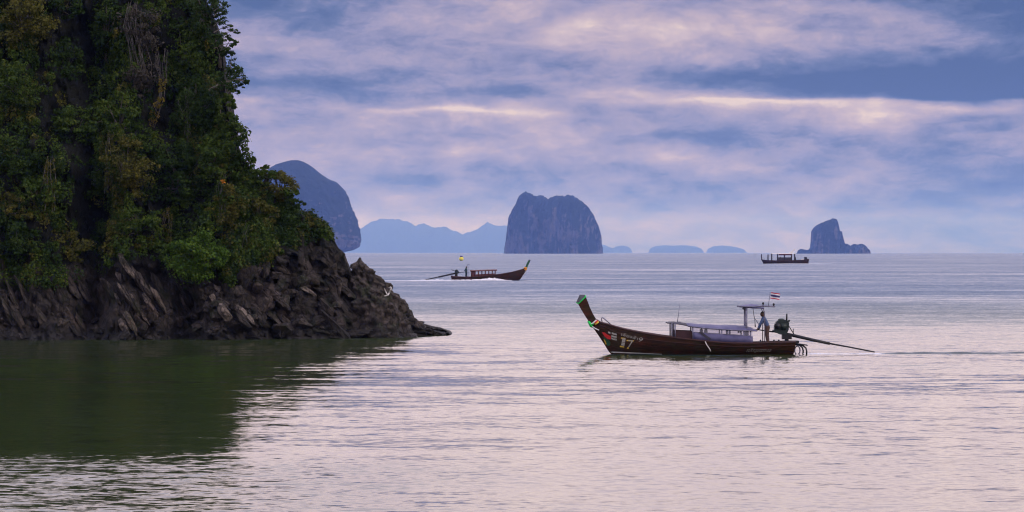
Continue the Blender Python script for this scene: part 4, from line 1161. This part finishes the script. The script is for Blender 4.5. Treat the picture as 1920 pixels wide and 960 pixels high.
m_ = MB(); m_.tube([B1.P(1448, 620.5, 0), B1.P(1488, 629, 0), B1.P(1522, 637, 0), B1.P(1556, 644.3, 0)], [.06, .09, .085, .075], 10); m_.tube([B1.P(1553, 643.6, 0), B1.P(1590, 650.3, 0), B1.P(1626, 657.3, 0), B1.P(1640, 660, 0)], [.05, .042, .04, .035], 8)
m_.build('tail_shaft', BLACK, eng, True)
for y_, dx_ in ((-.45, 0), (.25, -4)):
    B1.tube('stern_hoop', [(1489 + dx_, 646, y_), (1496 + dx_, 645.5, y_), (1504 + dx_, 647.5, y_), (1509.5 + dx_, 652, y_), (1511 + dx_, 658, y_), (1510.5 + dx_, 666, y_)], .045, BLACK, 6)
B1.tube('stern_hoop', [(1490, 643.5, -.5), (1500, 645, -.5), (1511, 646.5, -.5), (1512, 648, -.5)], .035, BLACK, 6)
B1.tube('stern_ring', [(1494 + 5 * math.cos(t), 656.5 + 8 * math.sin(t), -.3) for t in np.linspace(0, 6.3, 17)], .035, STEEL, 6)
# cleats and small gear on the after deck
for a in (1423.5, 1449, 1458):
    m_ = MB(); c_ = B1.P(a, 640.5, -.8 if a < 1440 else -.7); m_.tube([(c_[0], c_[1], c_[2] - .12), (c_[0], c_[1], c_[2] + .08)], .035, 6); m_.ball((c_[0], c_[1], c_[2] + .09), .05, 8, 5); m_.build('cleat', BLACK, B1.root, True)

# gear hanging under the awning
def vest(px, py, w, h, label):
    o = bpy.data.objects.new('life_vest', None); C.objects.link(o); o.location = B1.W(px, py, -.55)
    a, b_ = w * B1.k / 2, h * B1.k / 2
    m = MB(); m.prism([(-a, -b_), (-a * .95, b_ * .5), (-a * .5, b_), (-a * .15, b_ * .35), (-.02, -b_ * .9)], -.05, .05); m.build('vest_panel', OLIVE, o)
    m = MB(); m.prism([(a, -b_), (a * .95, b_ * .5), (a * .5, b_), (a * .15, b_ * .35), (.02, -b_ * .9)], -.05, .05); m.build('vest_panel', OLIVE, o)
    m = MB(); m.tube([(-a * .5, 0, b_), (0, 0, b_ + .08), (a * .5, 0, b_)], .012, 5); m.build('strap', BLACK, o)
    tag(o, label, 'life vest', 'vests under the awning')
vest(1318, 619.5, 15, 9, 'largest dark vest hanging at the front of the clear window')
vest(1364, 621.5, 9, 10, 'dark olive vest hanging in the middle of the clear window')
vest(1384.5, 621.5, 6, 6, 'smallest dark vest hanging toward the after end of the window')

# helmsman
k1 = B1.k
fx = 1438.5
def rel(px, py): return ((px - fx) * k1, (643.5 - py) * k1)
J = standing(0, [rel(1423.5, 608), rel(1420.5, 615), rel(1418.8, 617)], -.24, -1, 1.7, arm_r=[rel(1426, 608), rel(1424, 615), rel(1421.5, 618)], spread=.06)
helm = figure('person', J, [SKIN, SHIRT, TROUS], 'helmsman in blue shirt and brown trousers standing at the tiller')
helm.location = B1.W(fx, 643.5, -.22)

# ================================================================== second boat
B2 = Boat('longtail_boat', 900, 525.8, 'long-tail boat with red cabin under way in front of the broad island', 'boat')
B2.hull([((985, 503), (986.5, 509), .10), ((979, 505), (981.5, 515), .45), ((968, 508), (975, 524), .8), ((954, 511.3), (966, 530), 1.05), ((930, 515), (935, 531), 1.2), ((900, 518), (900, 531), 1.25), ((875, 519.3), (875, 531), 1.2),
         ((855, 518.5), (856, 530), 1.0), ((845.5, 517.3), (847.5, 528), .8)], WOOD, deck=.3)
B2.prism('prow', [(984, 503), (987, 508), (989, 501), (991, 496), (994.5, 489), (991.5, 487), (987.5, 494)], -.12, .12, DKGRN)
B2.prism('prow_cap', [(991, 487.6), (992, 486.4), (995, 488.3), (994.2, 490)], -.14, .14, GREY)
B2.tube('garland', [(983, 501.5, -.2), (985, 503, -.28), (988, 502.5, -.25)], .16, ORANGE)
B2.tube('garland', [(983.5, 505, -.25), (985.5, 506.5, -.3), (987.5, 505, -.25)], .13, ORANGE)
B2.tube('garland', [(985, 507, -.2), (984.2, 512, -.2), (979.5, 518, -.3)], .05, WHITE)
B2.roof('cabin_roof', [(881, 506.4), (895, 506), (915, 505.2), (932, 504.9)], [(881.5, 508), (895, 507.9), (915, 507), (931.5, 506.8)], 1.15, REDW, th=.12)
for sd in (-1, 1):
    for px in (884, 890.5, 897, 903.5, 910, 916.5, 923, 928.5):
        B2.tube('cabin_post', [(px, 507, sd * 1.0), (px, 518, sd * 1.02)], .10, REDW, 6)
    B2.prism('cabin_rail', [(883, 514.8), (929, 512.8), (929, 517), (883, 519)], sd * 1.03 - .03, sd * 1.03 + .03, REDW)
    B2.prism('cabin_wall', [(883.5, 508), (892, 508), (891.5, 518), (884.5, 518.5)], sd * .97 - .03, sd * .97 + .03, REDW)
B2.tube('pole', [(877.5, 519, 0), (877.5, 500, 0), (876.5, 496, 0), (880.5, 495.5, 0)], .045, STEEL, 6)
e2 = empty('engine', (0, 0, 0)); e2.parent = B2.root
m_ = MB(); m_.prism([(B2.P(a, b_)[0], B2.P(a, b_)[2]) for a, b_ in [(852, 507), (857, 505), (859, 507.5), (861.5, 511), (860, 512.5), (855, 513), (853, 511)]], -.4, .4); m_.build('engine_block', ENG, e2)
m_ = MB(); m_.tube([B2.P(851, 507.5, 0), B2.P(846.5, 505.5, 0)], .07, 6); m_.build('exhaust_pipe', BLACK, e2)
m_ = MB(); m_.tube([B2.P(861, 511.3, 0), B2.P(872, 509.6, 0)], .06, 6); m_.build('tiller', BLACK, e2)
m_ = MB(); m_.box(B2.P(853, 520, -.3), B2.P(858, 512, .3)); m_.build('engine_mount', BLACK, e2)
m_ = MB(); m_.tube([B2.P(860, 511, 0), B2.P(850, 513.2, 0), B2.P(822, 519.5, 0)], .16, 8); m_.tube([B2.P(824, 519, 0), B2.P(795, 525.2, 0)], .11, 8); m_.build('tail_shaft', BLACK, e2, True)
k2 = B2.k
J = standing(0, [(.10, 1.12), (.02, .88), (.0, .78)], .02, 1, 2.05, arm_r=[(-.12, 1.15), (-.26, 1.0), (-.34, .98)], spread=.10)
p2 = figure('person', J, [SKIN, TEAL, TEAL], 'dark clothed helmsman standing at the stern of the far boat with red cabin', sc=1.55)
p2.location = B2.W(874, 518.6, -.3)

# ================================================================== third boat, far right
B3 = Boat('fishing_boat', 1470, 494.5, 'small dark boat with flat roof, farthest right near the leaning rock stack', 'boat')
B3.hull([((1427, 486), (1429, 490), .2), ((1431, 487), (1433, 496), .9), ((1440, 488), (1442, 497), 1.6), ((1460, 488.5), (1460, 497), 1.9), ((1485, 488.2), (1485, 497), 1.9), ((1505, 487.2), (1505, 497), 1.6), ((1516.5, 485.5), (1515.5, 496), 1.1)], WOOD, deck=.4)
B3.prism('prow', [(1426.8, 476.5), (1428.2, 476.5), (1429.5, 488), (1427.4, 488)], -.14, .14, WOOD)
B3.roof('roof', [(1446, 474.9), (1468, 474.6), (1491, 474.6)], [(1446, 475.6), (1468, 475.4), (1491, 475.4)], 1.7, WHITE, th=.2)
B3.prism('fascia', [(1459.5, 476), (1484, 475.8), (1484, 478.6), (1459.5, 478.8)], -1.7, -1.6, REDW)
for px in (1440, 1447, 1458, 1471, 1484, 1490):
    for sd in (-1, 1): B3.tube('roof_post', [(px, 475.2 if px > 1441 else 477, sd * 1.5), (px, 488.5, sd * 1.5)], .16, DARKW, 6)
B3.prism('cabin_side', [(1457, 482.5), (1484, 482.5), (1484, 489), (1457, 489)], -1.5, -1.4, DARKW)
B3.prism('engine_box', [(1508, 481.5), (1513, 482.5), (1514, 490), (1508, 490)], -.6, .6, BLACK)
B3.prism('white_box', [(1501.5, 485.5), (1506.5, 485.2), (1507, 488.2), (1501.5, 488.4)], -1.2, -.5, WHITE)
B3.prism('white_shape', [(1480, 473.4), (1484, 471.5), (1488, 467), (1490, 466.2), (1490.5, 469), (1487, 473), (1491, 474.2), (1480, 474.6)], -.3, .1, WHITE)  # unidentified white shape standing above the roof
J = standing(0, [(-.05, 1.12), (-.1, .86), (-.12, .76)], -.03, -1, 1.75, spread=.12)
for a, y_, lab in [(1491.5, -.9, 'figure standing at the after end of the roof on the far fishing boat'), (1463.5, -.4, 'figure under the front of the roof on the far fishing boat')]:
    q = figure('person', J, [SKIN, BLACK, BLACK], lab, sc=1.15); q.location = B3.W(a, 490, y_); q.scale = (1.25, 1.25, 1.25)

# ================================================================== marker buoy
yb = CAM_H * FPX / (489.0 - HOR); kb = yb / FPX
bz = empty('buoy', ((865 - 960) * kb, yb, 0))
m_ = MB(); m_.ball((0, 0, 3.8 * kb), (4.2 * kb, 4.2 * kb, 4.2 * kb), 16, 10); m_.build('float', simple('lemon_paint', (.75, .62, .04), (.85, .75, .08), 3, .6), bz, True)
PURP = simple('purple_topmark', (.05, .03, .12), (.10, .07, .2), 3)
m_ = MB(); m_.tube([(0, 0, 7 * kb), (0, 0, 9.4 * kb)], [3 * kb, 2.2 * kb], 12); m_.build('topmark', PURP, bz, True)
tag(bz, 'round yellow marker buoy with dark top beyond the red cabin boat', 'buoy')

# ================================================================== wakes
def foam_mat():
    m, b = material('sea_foam'); P = pos()
    n = noise(P, 2.2, 5, .7)
    setin(b, 'Base Color', ramp(n, [(.3, (.62, .62, .66, 1)), (.6, (.86, .85, .86, 1))])); b.inputs['Roughness'].default_value = .8
    setin(b, 'Normal', bump(n, .8, .2)); return m
FOAM = foam_mat()
def foam(name, pts, width, h, label, seed, n=160, m=12):
    """pts: (px, height m, half width m) along a line on the water beside a boat."""
    B, line = pts; xs = [p[0] for p in line]; v = []
    for i in range(n):
        px = xs[0] + (xs[-1] - xs[0]) * i / (n - 1)
        hh = np.interp(px, sorted(xs), [p[1] for p in sorted(line)]); ww = np.interp(px, sorted(xs), [p[2] for p in sorted(line)]); yy = np.interp(px, sorted(xs), [p[3] for p in sorted(line)])
        x = B.P(px, B.py0)[0]
        for j in range(m):
            q = -1 + 2 * j / (m - 1)
            z = hh * max(0, 1 - q * q) * (0.55 + 0.9 * abs(fnoise(Vector((x * .9, q * 2, seed)), 3))) + .03 * (1 - abs(q)) - .02
            v.append((x + .2 * fnoise(Vector((x, q * 3, seed + 2)), 2), yy + q * ww * (1 + .5 * fnoise(Vector((x * .5, q, seed + 5)), 2)), z))
    o = link(name, mesh_np(name, np.array(v), grid_faces(n, m)), FOAM); o.location = B.root.location
    tag(o, label, kind='stuff'); return o
foam('foam', (B2, [(690, 0.0, .3, -.6), (760, .05, .7, -.4), (800, .14, 1.0, -.4), (850, .16, .9, -.9), (880, .18, .5, -1.5), (905, .35, .45, -1.65), (918, .62, .5, -1.65), (932, .55, .45, -1.5), (946, .18, .35, -1.2), (960, .03, .3, -.9)]), 0, 0, 'white bow wave and wake along the red cabin boat', 1)
foam('foam', (B3, [(1430, .0, .3, -2.0), (1470, .12, .5, -2.3), (1516, .10, .6, -1.6), (1560, .02, .5, -1.0)]), 0, 0, 'thin foam line beside the far fishing boat', 2)
foam('foam', (B1, [(1506, .05, .10, -.2), (1520, .08, .22, 0), (1560, .02, .25, 0), (1640, .05, .3, 0), (1660, .01, .2, 0)]), 0, 0, 'small wash behind the near boat stern', 3)
def wake_water():
    m, b = material('wake_water'); P = pos(); x, y, z = sep(P)
    b.inputs['Base Color'].default_value = (.010, .026, .024, 1); b.inputs['Roughness'].default_value = .08; b.inputs['IOR'].default_value = 1.333
    setin(b, 'Normal', bump(noise(vec(x * 1.2, y * 2.4, z), 1.0, 4), .25, .1)); return m
WAKE = wake_water()
def ridge(x0, y0, x1, y1, w, h, label, seed, n=120, m=17):
    v = []
    for i in range(n):
        t = i / (n - 1); x = x0 + (x1 - x0) * t; y = y0 + (y1 - y0) * t + .25 * math.sin(t * 21 + seed)
        e = min(1, t * 6, (1 - t) * 4)
        for j in range(m):
            q = -1 + 2 * j / (m - 1)
            v.append((x, y + q * w, e * h * math.cos(q * 4.7) * math.exp(-q * q * 2.2) * (.7 + .6 * abs(fnoise(Vector((x * .6, q * 2, seed)), 2))) + .012 - .03 * abs(q) ** 6))
    o = link('wake', mesh_np('wake', np.array(v), grid_faces(n, m)), WAKE, smooth=True); tag(o, label, kind='stuff')
bx, by = B1.root.location.x, B1.Y
ridge(bx + 8.6, by + .2, bx + 24, by + 1.6, 1.1, .11, 'dark wake line trailing behind the near boat', 1)
ridge(bx - 4.9, by - .9, bx + 4.0, by - 3.4, .5, .035, 'bow wave spreading toward the viewer from the near boat', 2)
